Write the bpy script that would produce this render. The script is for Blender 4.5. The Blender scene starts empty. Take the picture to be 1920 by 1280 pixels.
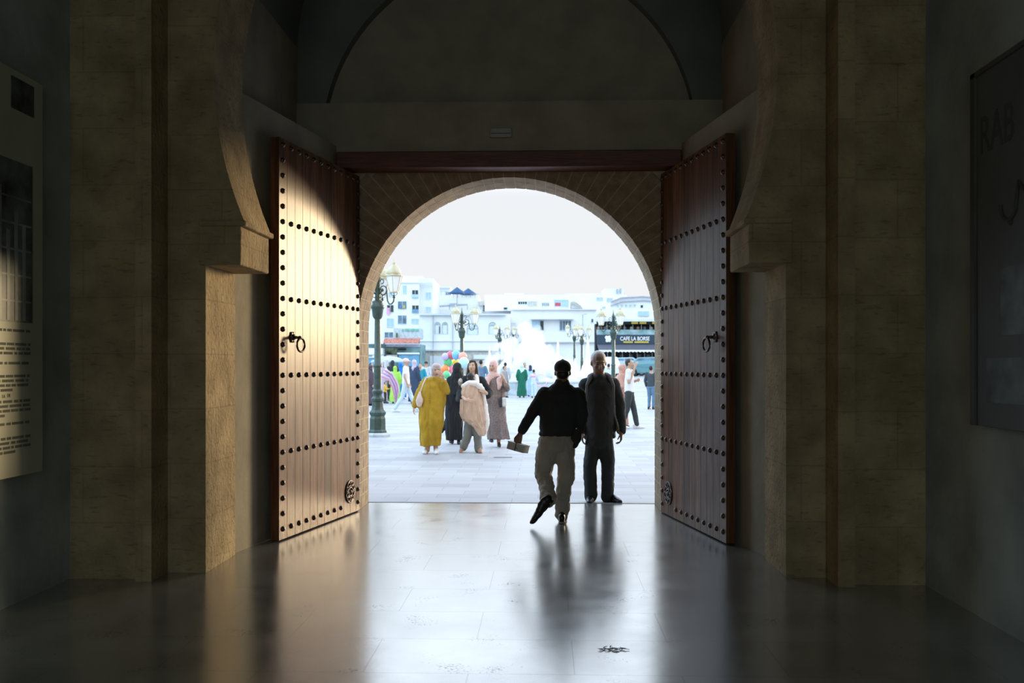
import bpy, math, random
from mathutils import Vector, Matrix, noise
R=math.radians; pi=math.pi
sc=bpy.context.scene; col=sc.collection
# ---------------- camera, world, sun, exposure ----------------
F=1800.0; HZ=683.0; YAW=R(2.0); CAM=Vector((0.40,0,1.6))
cd=bpy.data.cameras.new('camera'); cam=bpy.data.objects.new('camera',cd); col.objects.link(cam)
cam.location=CAM; cam.rotation_euler=(R(90),0,YAW); cd.sensor_width=36; cd.lens=F/1920*36
cd.shift_y=43/1920; cd.clip_end=600; cd.clip_start=.05
cd.dof.use_dof=True; cd.dof.focus_distance=9.2; cd.dof.aperture_fstop=3.2
sc.camera=cam
sc.view_settings.view_transform='Standard'; sc.view_settings.look='None'
sc.view_settings.exposure=0.0; sc.view_settings.gamma=1.0; sc.view_settings.use_curve_mapping=False
SUN_AZ=R(37); SUN_EL=R(5.2)
SD=Vector((math.sin(SUN_AZ)*math.cos(SUN_EL),math.cos(SUN_AZ)*math.cos(SUN_EL),math.sin(SUN_EL)))
w=bpy.data.worlds.new('world'); sc.world=w; w.use_nodes=True
nt=w.node_tree; nt.nodes.clear(); N=nt.nodes.new; L=nt.links.new
tc=N('ShaderNodeTexCoord'); sp=N('ShaderNodeSeparateXYZ'); L(tc.outputs['Generated'],sp.inputs[0])
rp=N('ShaderNodeValToRGB'); L(sp.outputs['Z'],rp.inputs[0])
e=rp.color_ramp.elements; e[0].position=0.0; e[0].color=(.36,.362,.368,1); e[1].position=.175; e[1].color=(.348,.358,.370,1)
for p,c in ((.21,(.56,.64,.72,1)),(.28,(.84,.94,1.04,1)),(.42,(.74,.84,.98,1)),(1.0,(.62,.76,1,1))):
    k=e.new(p); k.color=c
# warmer, brighter sky round the low sun (right of view), cooler on the far left
dt=N('ShaderNodeVectorMath'); dt.operation='DOT_PRODUCT'; L(tc.outputs['Generated'],dt.inputs[0]); dt.inputs[1].default_value=SD
mr=N('ShaderNodeMapRange'); L(dt.outputs['Value'],mr.inputs[0]); mr.inputs[1].default_value=.86; mr.inputs[2].default_value=1.0; mr.inputs[3].default_value=0; mr.inputs[4].default_value=1
pw=N('ShaderNodeMath'); pw.operation='POWER'; L(mr.outputs[0],pw.inputs[0]); pw.inputs[1].default_value=1.6
glow=N('ShaderNodeMix'); glow.data_type='RGBA'; glow.blend_type='ADD'; glow.inputs[0].default_value=1
L(rp.outputs[0],glow.inputs[6])
gm=N('ShaderNodeMix'); gm.data_type='RGBA'; gm.inputs[6].default_value=(0,0,0,1); gm.inputs[7].default_value=(.75,.60,.40,1); L(pw.outputs[0],gm.inputs[0])
L(gm.outputs[2],glow.inputs[7])
xl=N('ShaderNodeMapRange'); L(sp.outputs['X'],xl.inputs[0]); xl.inputs[1].default_value=-.28; xl.inputs[2].default_value=-.6; xl.inputs[3].default_value=0; xl.inputs[4].default_value=1
cool=N('ShaderNodeMix'); cool.data_type='RGBA'; cool.blend_type='MULTIPLY'; cool.inputs[7].default_value=(1.05,1.30,1.45,1); L(xl.outputs[0],cool.inputs[0]); L(glow.outputs[2],cool.inputs[6])
yb=N('ShaderNodeMapRange'); L(sp.outputs['Y'],yb.inputs[0]); yb.inputs[1].default_value=-.15; yb.inputs[2].default_value=-.5; yb.inputs[3].default_value=0; yb.inputs[4].default_value=1
back=N('ShaderNodeMix'); back.data_type='RGBA'; back.blend_type='MULTIPLY'; back.inputs[7].default_value=(1.0,1.08,1.06,1); L(yb.outputs[0],back.inputs[0]); L(cool.outputs[2],back.inputs[6])
bg=N('ShaderNodeBackground'); L(back.outputs[2],bg.inputs[0]); bg.inputs[1].default_value=2.5
ow=N('ShaderNodeOutputWorld'); L(bg.outputs[0],ow.inputs[0])
sl=bpy.data.lights.new('sun','SUN'); sl.energy=2.5; sl.color=(1,.76,.45); sl.angle=R(9)
so=bpy.data.objects.new('sun',sl); col.objects.link(so); so.rotation_euler=SD.to_track_quat('Z','Y').to_euler(); so.location=(20,30,20)
# sampling portal across the gate mouth (guides sky light, gives none of its own)
def portal(loc,rot,sx,sy):
    pl=bpy.data.lights.new('portal','AREA'); pl.shape='RECTANGLE'; pl.size=sx; pl.size_y=sy; pl.cycles.is_portal=True
    po=bpy.data.objects.new('portal',pl); col.objects.link(po); po.location=loc; po.rotation_euler=rot
sc.cycles.max_bounces=8; sc.cycles.diffuse_bounces=5; sc.cycles.glossy_bounces=4; sc.cycles.sample_clamp_indirect=6
sc.cycles.caustics_reflective=False; sc.cycles.volume_bounces=3; sc.cycles.volume_step_rate=2
# ---------------- helpers ----------------
def W(px,d,z=0.0):
    x=(px-960)/F*d
    return Vector((CAM.x+x*math.cos(YAW)-d*math.sin(YAW), x*math.sin(YAW)+d*math.cos(YAW), z))
def WP(px,py,d): return W(px,d,1.6+(HZ-py)*d/F)
def dfoot(py,z=0.0): return F*(1.6-z)/(py-HZ)
MATS={}
def M(name,c,rough=.6,var=.12,scale=6,bump=0,bs=None,metal=0,coat=0,stretch=None,spec=.5,alpha=None,c2=None,detail=5,trans=0):
    if name in MATS: return MATS[name]
    m=bpy.data.materials.new(name); m.use_nodes=True; t=m.node_tree; b=t.nodes['Principled BSDF']
    b.inputs['Roughness'].default_value=rough; b.inputs['Metallic'].default_value=metal; b.inputs['Specular IOR Level'].default_value=spec
    b.inputs['Coat Weight'].default_value=coat
    if trans: b.inputs['Transmission Weight'].default_value=trans
    co=t.nodes.new('ShaderNodeTexCoord'); mp=t.nodes.new('ShaderNodeMapping'); t.links.new(co.outputs['Object'],mp.inputs[0])
    if stretch: mp.inputs['Scale'].default_value=stretch
    nz=t.nodes.new('ShaderNodeTexNoise'); nz.inputs['Scale'].default_value=scale; nz.inputs['Detail'].default_value=detail; t.links.new(mp.outputs[0],nz.inputs[0])
    r=t.nodes.new('ShaderNodeValToRGB'); t.links.new(nz.outputs[0],r.inputs[0])
    a=c2 or tuple(x*(1-var*2) for x in c); r.color_ramp.elements[0].color=(*a,1); r.color_ramp.elements[1].color=(*(tuple(min(1,x*(1+var)) for x in c) if not c2 else c),1)
    r.color_ramp.elements[0].position=.3; r.color_ramp.elements[1].position=.68
    t.links.new(r.outputs[0],b.inputs['Base Color'])
    if bump:
        n2=t.nodes.new('ShaderNodeTexNoise'); n2.inputs['Scale'].default_value=bs or scale*3; n2.inputs['Detail'].default_value=6; t.links.new(mp.outputs[0],n2.inputs[0])
        bp=t.nodes.new('ShaderNodeBump'); bp.inputs['Strength'].default_value=bump; bp.inputs['Distance'].default_value=.02; t.links.new(n2.outputs[0],bp.inputs['Height']); t.links.new(bp.outputs[0],b.inputs['Normal'])
    if alpha is not None: b.inputs['Alpha'].default_value=alpha
    MATS[name]=m; return m
class Vol:
    def __init__(s): s.v=[]; s.f=[]; s.m=[]; s.mi=0
    def add(s,vs,fs):
        o=len(s.v); s.v+= [Vector(v) for v in vs]; s.f+=[tuple(i+o for i in f) for f in fs]; s.m+=[s.mi]*len(fs)
    def box(s,a,b,mtx=None):
        x0,y0,z0=a; x1,y1,z1=b
        vs=[Vector(p) for p in ((x0,y0,z0),(x1,y0,z0),(x1,y1,z0),(x0,y1,z0),(x0,y0,z1),(x1,y0,z1),(x1,y1,z1),(x0,y1,z1))]
        if mtx: vs=[mtx@v for v in vs]
        s.add(vs,[(0,3,2,1),(4,5,6,7),(0,1,5,4),(1,2,6,5),(2,3,7,6),(3,0,4,7)])
    def ball(s,c,r,yaw=0,n=12,m=8):
        if not hasattr(r,'__len__'): r=(r,r,r)
        c=Vector(c); cy,sy=math.cos(yaw),math.sin(yaw); vs=[]; fs=[]
        def T(x,y,z): return c+Vector((x*cy-y*sy,x*sy+y*cy,z))
        vs.append(T(0,0,r[2]))
        for i in range(1,m):
            a=pi*i/m
            for j in range(n):
                b=2*pi*j/n; vs.append(T(r[0]*math.sin(a)*math.cos(b),r[1]*math.sin(a)*math.sin(b),r[2]*math.cos(a)))
        vs.append(T(0,0,-r[2]))
        for j in range(n): fs.append((0,1+j,1+(j+1)%n))
        for i in range(m-2):
            for j in range(n):
                a=1+i*n+j; b=1+i*n+(j+1)%n; fs.append((a,a+n,b+n,b))
        k=1+(m-2)*n; l=len(vs)-1
        for j in range(n): fs.append((l,k+(j+1)%n,k+j))
        s.add(vs,fs)
    def cone(s,p0,r0,p1,r1,n=12,caps=True):
        p0=Vector(p0); p1=Vector(p1); d=p1-p0
        if d.length<1e-6: return
        q=d.to_track_quat('Z','Y'); vs=[]
        for p,r in ((p0,r0),(p1,r1)):
            for j in range(n):
                b=2*pi*j/n; vs.append(p+q@Vector((r*math.cos(b),r*math.sin(b),0)))
        fs=[(j,(j+1)%n,n+(j+1)%n,n+j) for j in range(n)]+[tuple(range(n-1,-1,-1)),tuple(range(n,2*n))]
        s.add(vs,fs)
    def chain(s,pts,rs,n=12,cap=True):
        for i in range(len(pts)-1): s.cone(pts[i],rs[i],pts[i+1],rs[i+1],n)
        for i,(p,r) in enumerate(zip(pts,rs)): s.ball(p,r*.995,n=n,m=6)
    def stack(s,p0,p1,keys,yaw=0,n=16,rz=None):
        p0=Vector(p0); p1=Vector(p1); L_=(p1-p0).length; n=max(n,int(L_/.022),8)
        for i in range(n+1):
            t=i/n
            for a,b in zip(keys,keys[1:]):
                if a[0]<=t<=b[0]+1e-9:
                    u=(t-a[0])/(b[0]-a[0]); u=u*u*(3-2*u)
                    rx=a[1]+(b[1]-a[1])*u; ry=a[2]+(b[2]-a[2])*u; break
            s.ball(p0.lerp(p1,t),(rx,ry,rz or L_/n*2.6),yaw,20,8)
    def loft(s,rings,n=48,yaw=0):
        vs=[]; fs=[]; cy,sy=math.cos(yaw),math.sin(yaw)
        for r in rings:
            x,y,z,rx,ry=r[:5]; am,k,ph=(r[5:8] if len(r)>5 else (0,1,0))
            for j in range(n):
                b=2*pi*j/n; f=1+am*math.sin(k*b+ph)+am*.5*math.sin((k*1.7//1)*b+2.3*ph+1)
                X=rx*f*math.cos(b); Y=ry*f*math.sin(b); vs.append((x+X*cy-Y*sy,y+X*sy+Y*cy,z))
        for i in range(len(rings)-1):
            for j in range(n): a=i*n+j; b=i*n+(j+1)%n; fs.append((a,b,b+n,a+n))
        fs.append(tuple(range(n-1,-1,-1))); k=(len(rings)-1)*n; fs.append(tuple(range(k,k+n)))
        s.add(vs,fs)
    def lathe(s,prof,c=(0,0,0),n=24,ang=0):
        vs=[];fs=[];c=Vector(c)
        for r,z in prof:
            for j in range(n):
                b=2*pi*j/n+ang; vs.append(c+Vector((r*math.cos(b),r*math.sin(b),z)))
        for i in range(len(prof)-1):
            for j in range(n): a=i*n+j; b=i*n+(j+1)%n; fs.append((a,b,b+n,a+n))
        fs.append(tuple(range(n-1,-1,-1))); k=(len(prof)-1)*n; fs.append(tuple(range(k,k+n)))
        s.add(vs,fs)
    def tube(s,pts,r,n=8,closed=False):
        pts=[Vector(p) for p in pts]; m=len(pts); vs=[]; fs=[]
        for i,p in enumerate(pts):
            a=pts[(i-1)%m] if (closed or i>0) else p; b=pts[(i+1)%m] if (closed or i<m-1) else p
            q=(b-a).to_track_quat('Z','Y'); rr=r[i] if hasattr(r,'__len__') else r
            for j in range(n):
                t=2*pi*j/n; vs.append(p+q@Vector((rr*math.cos(t),rr*math.sin(t),0)))
        for i in range(m if closed else m-1):
            k=(i+1)%m
            for j in range(n): fs.append((i*n+j,i*n+(j+1)%n,k*n+(j+1)%n,k*n+j))
        if not closed: fs.append(tuple(range(n-1,-1,-1))); fs.append(tuple(range((m-1)*n,m*n)))
        s.add(vs,fs)
    def torus(s,c,R_,r,u=(1,0,0),v=(0,0,1),n=24,arc=(0,2*pi),m=8):
        c=Vector(c);u=Vector(u);v=Vector(v); full=abs(arc[1]-arc[0]-2*pi)<1e-6
        k=n if full else n+1
        s.tube([c+u*R_*math.cos(arc[0]+(arc[1]-arc[0])*i/n)+v*R_*math.sin(arc[0]+(arc[1]-arc[0])*i/n) for i in range(k)],r,m,closed=full)
    def prism(s,poly,y0,y1,axis='y',mtx=None):
        n=len(poly); vs=[]
        for y in (y0,y1):
            for a,b in poly: vs.append({'y':(a,y,b),'x':(y,a,b),'z':(a,b,y)}[axis])
        if mtx: vs=[mtx@Vector(v) for v in vs]
        s.add(vs,[tuple(range(n)),tuple(range(2*n-1,n-1,-1))]+[(i,i+n,(i+1)%n+n,(i+1)%n) for i in range(n)])
    def build(s,name,mat,parent=None,smooth=False,bevel=0,auto=None):
        me=bpy.data.meshes.new(name); me.from_pydata([tuple(v) for v in s.v],[],s.f); me.validate()
        mats=mat if isinstance(mat,(list,tuple)) else [mat]
        for m in mats: me.materials.append(m)
        if len(mats)>1 and len(me.polygons)==len(s.m): me.polygons.foreach_set('material_index',s.m)
        import bmesh
        bm=bmesh.new(); bm.from_mesh(me); bmesh.ops.recalc_face_normals(bm,faces=bm.faces); bm.to_mesh(me); bm.free()
        if smooth:
            me.polygons.foreach_set('use_smooth',[True]*len(me.polygons))
            if auto: me.set_sharp_from_angle(angle=R(auto))
        o=bpy.data.objects.new(name,me); col.objects.link(o)
        if parent: o.parent=parent
        if bevel:
            b=o.modifiers.new('bevel','BEVEL'); b.width=bevel; b.segments=2; b.limit_method='ANGLE'
        return o
    def solid(s,name,mat,parent,voxel=.012,it=3,wr=0,ws=6,wz=1.0,floor=None):
        me=bpy.data.meshes.new('tmp'); me.from_pydata([tuple(v) for v in s.v],[],s.f)
        o=bpy.data.objects.new('tmp',me); col.objects.link(o)
        m=o.modifiers.new('r','REMESH'); m.mode='VOXEL'; m.voxel_size=voxel; m.adaptivity=0
        if it: k=o.modifiers.new('s','SMOOTH'); k.iterations=it; k.factor=.5
        dg=bpy.context.evaluated_depsgraph_get(); me2=bpy.data.meshes.new_from_object(o.evaluated_get(dg))
        bpy.data.objects.remove(o); bpy.data.meshes.remove(me)
        me2.name=name; me2.materials.clear(); me2.materials.append(mat)
        if wr:
            cs=[v.co.copy() for v in me2.vertices]; ns=[v.normal.copy() for v in me2.vertices]
            for v,c,nn in zip(me2.vertices,cs,ns):
                q=Vector((c.x*ws,c.y*ws,c.z*ws*wz)); d=noise.noise(q)+.5*abs(noise.noise(q*2.1+Vector((7,3,1))))*2-.5
                v.co=c+nn*d*wr
        if floor is not None:
            for v in me2.vertices:
                if v.co.z<floor: v.co.z=floor
        me2.polygons.foreach_set('use_smooth',[True]*len(me2.polygons))
        o=bpy.data.objects.new(name,me2); col.objects.link(o); o.parent=parent
        return o
def tag(o,label=None,cat=None,group=None,kind=None):
    if label: o['label']=label
    if cat: o['category']=cat
    if group: o['group']=group
    if kind: o['kind']=kind
    return o
def empty(name,loc=(0,0,0),rz=0,label=None,cat=None,group=None):
    o=bpy.data.objects.new(name,None); col.objects.link(o); o.location=loc; o.rotation_euler=(0,0,rz); o.empty_display_size=.2
    return tag(o,label,cat,group)
def copy_tree(o,parent=None):
    c=o.copy(); col.objects.link(c); c.parent=parent
    for ch in list(o.children): copy_tree(ch,c)
    return c
def struct(v,name,mat,**k): return tag(v.build(name,mat,**k),kind='structure')
def text(s_,name,mat,parent,size,loc,rot,depth=.004,align='LEFT',sx=1.0):
    cu=bpy.data.curves.new('t','FONT'); cu.body=s_; cu.size=size; cu.extrude=depth; cu.align_x=align; cu.offset=size*.012
    t=bpy.data.objects.new('t',cu); col.objects.link(t)
    me=bpy.data.meshes.new_from_object(t.evaluated_get(bpy.context.evaluated_depsgraph_get()))
    bpy.data.objects.remove(t); bpy.data.curves.remove(cu)
    for v in me.vertices: v.co.x*=sx
    me.materials.clear(); me.materials.append(mat); o=bpy.data.objects.new(name,me); col.objects.link(o); o.parent=parent; o.location=loc; o.rotation_euler=rot
    return o
# ---------------- the passage (structure) ----------------
stone=M('worn_sandstone',(.52,.40,.225),.95,.25,3.5,bump=.9,bs=26,c2=(.31,.23,.125))
# courses and pits on the stone
def add_courses(m,axis_scale=(1,1,1),row=.42,strength=.5):
    t=m.node_tree; b=t.nodes['Principled BSDF']
    co=t.nodes.new('ShaderNodeTexCoord'); sx=t.nodes.new('ShaderNodeSeparateXYZ'); t.links.new(co.outputs['Object'],sx.inputs[0])
    ad=t.nodes.new('ShaderNodeMath'); t.links.new(sx.outputs['X'],ad.inputs[0]); t.links.new(sx.outputs['Y'],ad.inputs[1])
    cb=t.nodes.new('ShaderNodeCombineXYZ'); t.links.new(ad.outputs[0],cb.inputs[0]); t.links.new(sx.outputs['Z'],cb.inputs[1])
    bk=t.nodes.new('ShaderNodeTexBrick'); t.links.new(cb.outputs[0],bk.inputs[0]); bk.inputs['Scale'].default_value=1
    bk.inputs['Brick Width'].default_value=.8; bk.inputs['Row Height'].default_value=row; bk.inputs['Mortar Size'].default_value=.008; bk.inputs['Mortar Smooth'].default_value=.6
    bk.inputs['Color1'].default_value=(.85,.85,.85,1); bk.inputs['Color2'].default_value=(1,1,1,1); bk.inputs['Mortar'].default_value=(.62,.6,.56,1)
    src=b.inputs['Base Color'].links[0].from_socket
    mx=t.nodes.new('ShaderNodeMix'); mx.data_type='RGBA'; mx.blend_type='MULTIPLY'; mx.inputs[0].default_value=strength
    t.links.new(src,mx.inputs[6]); t.links.new(bk.outputs[0],mx.inputs[7])
    vo=t.nodes.new('ShaderNodeTexNoise'); vo.inputs['Scale'].default_value=16; vo.inputs['Detail'].default_value=4
    mp=t.nodes.new('ShaderNodeMapping'); mp.inputs['Scale'].default_value=(.6,.6,2.6); t.links.new(co.outputs['Object'],mp.inputs[0]); t.links.new(mp.outputs[0],vo.inputs[0])
    rr=t.nodes.new('ShaderNodeValToRGB'); t.links.new(vo.outputs[0],rr.inputs[0]); rr.color_ramp.elements[0].position=.28; rr.color_ramp.elements[0].color=(.25,.2,.15,1); rr.color_ramp.elements[1].position=.42; rr.color_ramp.elements[1].color=(1,1,1,1)
    m2=t.nodes.new('ShaderNodeMix'); m2.data_type='RGBA'; m2.blend_type='MULTIPLY'; m2.inputs[0].default_value=.4
    t.links.new(mx.outputs[2],m2.inputs[6]); t.links.new(rr.outputs[0],m2.inputs[7]); t.links.new(m2.outputs[2],b.inputs['Base Color'])
add_courses(stone)
plaster=M('beige_lime_plaster',(.40,.36,.27),.9,.1,2.5,bump=.25,bs=14)
hall=M('pale_hall_plaster',(.46,.50,.46),.9,.15,2,bump=.25,bs=12)
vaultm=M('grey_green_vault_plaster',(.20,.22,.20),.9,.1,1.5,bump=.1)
brickm=M('tan_gate_brick',(.50,.38,.25),.9,.2,9,bump=.5,bs=60,c2=(.30,.22,.14))
mortar=M('pale_lime_mortar',(.60,.50,.36),.95,.1,20,bump=.3)
# interior floor: polished slabs with joints, patches and scuffs
def floor_mat():
    m=bpy.data.materials.new('polished_grey_stone_floor'); m.use_nodes=True; t=m.node_tree; b=t.nodes['Principled BSDF']; n=t.nodes.new; l=t.links.new
    co=n('ShaderNodeTexCoord')
    nz=n('ShaderNodeTexNoise'); nz.inputs['Scale'].default_value=1.6; nz.inputs['Detail'].default_value=8; nz.inputs['Roughness'].default_value=.65; l(co.outputs['Object'],nz.inputs[0])
    cr=n('ShaderNodeValToRGB'); l(nz.outputs[0],cr.inputs[0]); cr.color_ramp.elements[0].position=.3; cr.color_ramp.elements[1].position=.7
    cr.color_ramp.elements[0].color=(.17,.165,.15,1); cr.color_ramp.elements[1].color=(.30,.295,.27,1)
    bk=n('ShaderNodeTexBrick'); l(co.outputs['Object'],bk.inputs[0]); bk.inputs['Scale'].default_value=1; bk.inputs['Brick Width'].default_value=1.1; bk.inputs['Row Height'].default_value=.62
    bk.inputs['Mortar Size'].default_value=.0035; bk.inputs['Mortar Smooth'].default_value=.3
    bk.inputs['Color1'].default_value=(.82,.80,.80,1); bk.inputs['Color2'].default_value=(1,1,1,1); bk.inputs['Mortar'].default_value=(.5,.48,.46,1); bk.inputs['Bias'].default_value=.2
    mx=n('ShaderNodeMix'); mx.data_type='RGBA'; mx.blend_type='MULTIPLY'; mx.inputs[0].default_value=1; l(cr.outputs[0],mx.inputs[6]); l(bk.outputs[0],mx.inputs[7])
    # scuffs: sparse dark specks of grime
    s1=n('ShaderNodeTexNoise'); s1.inputs['Scale'].default_value=60; s1.inputs['Detail'].default_value=3; l(co.outputs['Object'],s1.inputs[0])
    s2=n('ShaderNodeTexNoise'); s2.inputs['Scale'].default_value=3.1; s2.inputs['Detail'].default_value=2; l(co.outputs['Object'],s2.inputs[0])
    mm=n('ShaderNodeMath'); mm.operation='MULTIPLY'; l(s1.outputs[0],mm.inputs[0]); l(s2.outputs[0],mm.inputs[1])
    sr=n('ShaderNodeValToRGB'); l(mm.outputs[0],sr.inputs[0]); sr.color_ramp.elements[0].position=.362; sr.color_ramp.elements[1].position=.45; sr.color_ramp.elements[0].color=(0,0,0,1); sr.color_ramp.elements[1].color=(.75,.75,.75,1)
    m3=n('ShaderNodeMix'); m3.data_type='RGBA'; l(sr.outputs[0],m3.inputs[0]); l(mx.outputs[2],m3.inputs[6]); m3.inputs[7].default_value=(.08,.09,.10,1)
    l(m3.outputs[2],b.inputs['Base Color'])
    # mirror-like wax polish that the grime and joints break
    rr=n('ShaderNodeMapRange'); l(nz.outputs[0],rr.inputs[0]); rr.inputs[1].default_value=.3; rr.inputs[2].default_value=.7; rr.inputs[3].default_value=.17; rr.inputs[4].default_value=.25
    l(rr.outputs[0],b.inputs['Roughness']); b.inputs['IOR'].default_value=1.9; b.inputs['Specular IOR Level'].default_value=.5
    b.inputs['Specular Tint'].default_value=(.92,.97,1,1)
    mo=n('ShaderNodeMath'); mo.operation='MULTIPLY'; mo.inputs[1].default_value=.28; l(bk.outputs['Fac'],mo.inputs[0]); mq=n('ShaderNodeMath'); mq.operation='MAXIMUM'; l(mo.outputs[0],mq.inputs[0]); l(sr.outputs[0],mq.inputs[1])
    inv=n('ShaderNodeMath'); inv.operation='SUBTRACT'; inv.inputs[0].default_value=1; l(mq.outputs[0],inv.inputs[1]); l(inv.outputs[0],b.inputs['Coat Weight'])
    ml=n('ShaderNodeMath'); ml.operation='MULTIPLY'; l(inv.outputs[0],ml.inputs[0]); ml.inputs[1].default_value=.5; l(ml.outputs[0],b.inputs['Specular IOR Level'])
    b.inputs['Coat Weight'].default_value=1; b.inputs['Coat IOR'].default_value=2.4; l(rr.outputs[0],b.inputs['Coat Roughness'])
    n2=n('ShaderNodeTexNoise'); n2.inputs['Scale'].default_value=7; n2.inputs['Detail'].default_value=3; l(co.outputs['Object'],n2.inputs[0])
    bp=n('ShaderNodeBump'); bp.inputs['Strength'].default_value=.04; bp.inputs['Distance'].default_value=.02; l(n2.outputs[0],bp.inputs['Height']); l(bp.outputs[0],b.inputs['Normal'])
    return m
v=Vol(); v.box((-3.6,-8,-.3),(3.6,11.1,0)); struct(v,'floor',floor_mat())
def pave_mat():
    m=bpy.data.materials.new('pale_plaza_paving'); m.use_nodes=True; t=m.node_tree; b=t.nodes['Principled BSDF']; n=t.nodes.new; l=t.links.new
    co=n('ShaderNodeTexCoord')
    bk=n('ShaderNodeTexBrick'); l(co.outputs['Object'],bk.inputs[0]); bk.inputs['Scale'].default_value=1; bk.inputs['Brick Width'].default_value=.62; bk.inputs['Row Height'].default_value=.34
    bk.inputs['Mortar Size'].default_value=.006; bk.inputs['Color1'].default_value=(.32,.32,.33,1); bk.inputs['Color2'].default_value=(.43,.435,.45,1); bk.inputs['Mortar'].default_value=(.31,.305,.30,1); bk.inputs['Bias'].default_value=.35
    nz=n('ShaderNodeTexNoise'); nz.inputs['Scale'].default_value=.55; nz.inputs['Detail'].default_value=6; mp=n('ShaderNodeMapping'); mp.inputs['Scale'].default_value=(.5,1.6,1); l(co.outputs['Object'],mp.inputs[0]); l(mp.outputs[0],nz.inputs[0])
    cr=n('ShaderNodeValToRGB'); l(nz.outputs[0],cr.inputs[0]); cr.color_ramp.elements[0].color=(.80,.79,.79,1); cr.color_ramp.elements[1].color=(1.0,1.0,1.0,1); cr.color_ramp.elements[0].position=.3; cr.color_ramp.elements[1].position=.6
    mx=n('ShaderNodeMix'); mx.data_type='RGBA'; mx.blend_type='MULTIPLY'; mx.inputs[0].default_value=1; l(bk.outputs[0],mx.inputs[6]); l(cr.outputs[0],mx.inputs[7]); l(mx.outputs[2],b.inputs['Base Color'])
    b.inputs['Roughness'].default_value=.55; return m
pave=pave_mat()
v=Vol(); v.add([(-60,11.1,-.012),(60,11.1,-.012),(60,56,-.012),(-60,56,-.012),(60,70,.7),(-60,70,.7),(60,220,.7),(-60,220,.7),
  (-60,11.1,-.4),(60,11.1,-.4),(60,220,-.4),(-60,220,-.4)],[(0,1,2,3),(3,2,4,5),(5,4,6,7),(8,9,1,0),(9,10,6,4,2,1),(10,11,7,6),(11,8,0,3,5,7),(11,10,9,8)])
tag(v.build('plaza_ground',pave),kind='structure')
v=Vol(); v.box((-1.66,11.07,.0),(1.66,11.105,.003)); tag(v.build('threshold_strip',M('dark_joint',(.25,.24,.23),.7)),kind='structure')
# drain slot
# hall walls (camera side)
for s,nm in ((-1,'left'),(1,'right')):
    v=Vol(); a,b=sorted((s*3.15,s*3.75)); v.box((a,-8,0),(b,7.05,7.6)); struct(v,'wall_'+nm,hall)
# cross wall with the horseshoe arch: front plane Y 7.28, back plane 8.0
def half_w(z):      # pointed horseshoe
    if z<2.36: return 2.206
    if z<2.68: return 1.925
    q=9-(z-3.87)**2
    return max(0.0,math.sqrt(max(q,0))-.855)
zs=[2.68+i*(6.74-2.68)/60 for i in range(61)]
for s,nm in ((-1,'front_left'),(1,'front_right')):
    poly=[(s*2.5,0),(s*2.206,0),(s*2.206,2.36)]
    poly+=[(s*2.206,2.68)]
    poly+=[(s*max(half_w(z),.0),z) for z in zs]
    poly+=[(0,7.6),(s*2.5,7.6)]
    v=Vol()
    v.prism(poly[:4]+[(s*1.90,2.68)]+poly[5:],7.28,7.98)
    a,b=sorted((s*2.5,s*2.62)); v.box((a,6.97,0),(b,7.98,7.6))
    a,b=sorted((s*2.62,s*3.75)); v.box((a,7.05,0),(b,7.98,7.6))
    struct(v,'wall_'+nm,stone)
    # impost block
    v=Vol(); a,b=sorted((s*2.25,s*1.925)); v.box((a,7.25,2.36),(b,8.0,2.66))
    c_,d_=sorted((s*2.25,s*1.885)); v.box((c_,7.24,2.655),(d_,8.01,2.70))
    o=struct(v,'trim_'+nm,stone,bevel=.012)
# upper band seen on the splayed plaster jambs behind the arch
for s,nm in ((-1,'back_left'),(1,'back_right')):
    v=Vol(); pts=[(s*2.25,7.98),(s*1.80,10.44),(s*3.2,10.44),(s*3.2,7.98)]
    v.prism(pts,0,3.94,axis='z')
    v.box((min(s*2.27,s*3.2),7.98,3.94),(max(s*2.27,s*3.2),10.5,7.6))
    struct(v,'wall_'+nm,plaster)
# gate wall: core with arched hole, brick lining
RA=1.655; ZS=1.98
def arch_wall(v,ri,y0,y1,zs_,ztop,xo,n=48):
    for s in (-1,1):
        poly=[(s*xo,0),(s*ri,0)]+[(s*ri*math.cos(pi/2*i/n),zs_+ri*math.sin(pi/2*i/n)) for i in range(n+1)]+[(0,ztop),(s*xo,ztop)]
        v.prism(poly,y0,y1)
v=Vol(); arch_wall(v,RA+.003,10.444,11.095,ZS,4.6,3.2); struct(v,'wall_gate_core',mortar)
v=Vol(); NW=45
for i in range(NW):
    a0=pi*i/NW+.0035; a1=pi*(i+1)/NW-.0035; ro=2.25+.06*(i%2)
    for (q0,q1,ya,yb) in ((RA,ro,10.44,10.72),(RA,ro,10.73,11.1)):
        off=0 if ya<10.6 else 0.0
        poly=[(q0*math.cos(a0),ZS+q0*math.sin(a0)),(q0*math.cos(a1),ZS+q0*math.sin(a1)),(q1*math.cos(a1),ZS+q1*math.sin(a1)),(q1*math.cos(a0),ZS+q1*math.sin(a0))]
        v.prism(poly,ya,yb)
hh=ZS/14
for s in (-1,1):
    for i in range(14):
        z0=i*hh+.006; z1=(i+1)*hh-.006
        for ya,yb in (((10.44,10.78),(10.79,11.1)) if i%2 else ((10.44,10.64),(10.65,11.1))):
            a,b=sorted((s*RA,s*(2.2+.12*(i%2)))); v.box((a,ya,z0),(b,yb,z1))
struct(v,'wall_gate',brickm)
outer=M('pale_outer_rampart',(.62,.50,.34),.9,.15,1.2,bump=.3)
v=Vol()
for s in (-1,1):
    a,b=sorted((s*2.35,s*9)); v.box((a,10.5,-.4),(b,11.05,8.5))
arch_wall(v,2.33,10.5,11.05,ZS,8.5,2.36)
struct(v,'wall_outer',outer)
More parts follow.
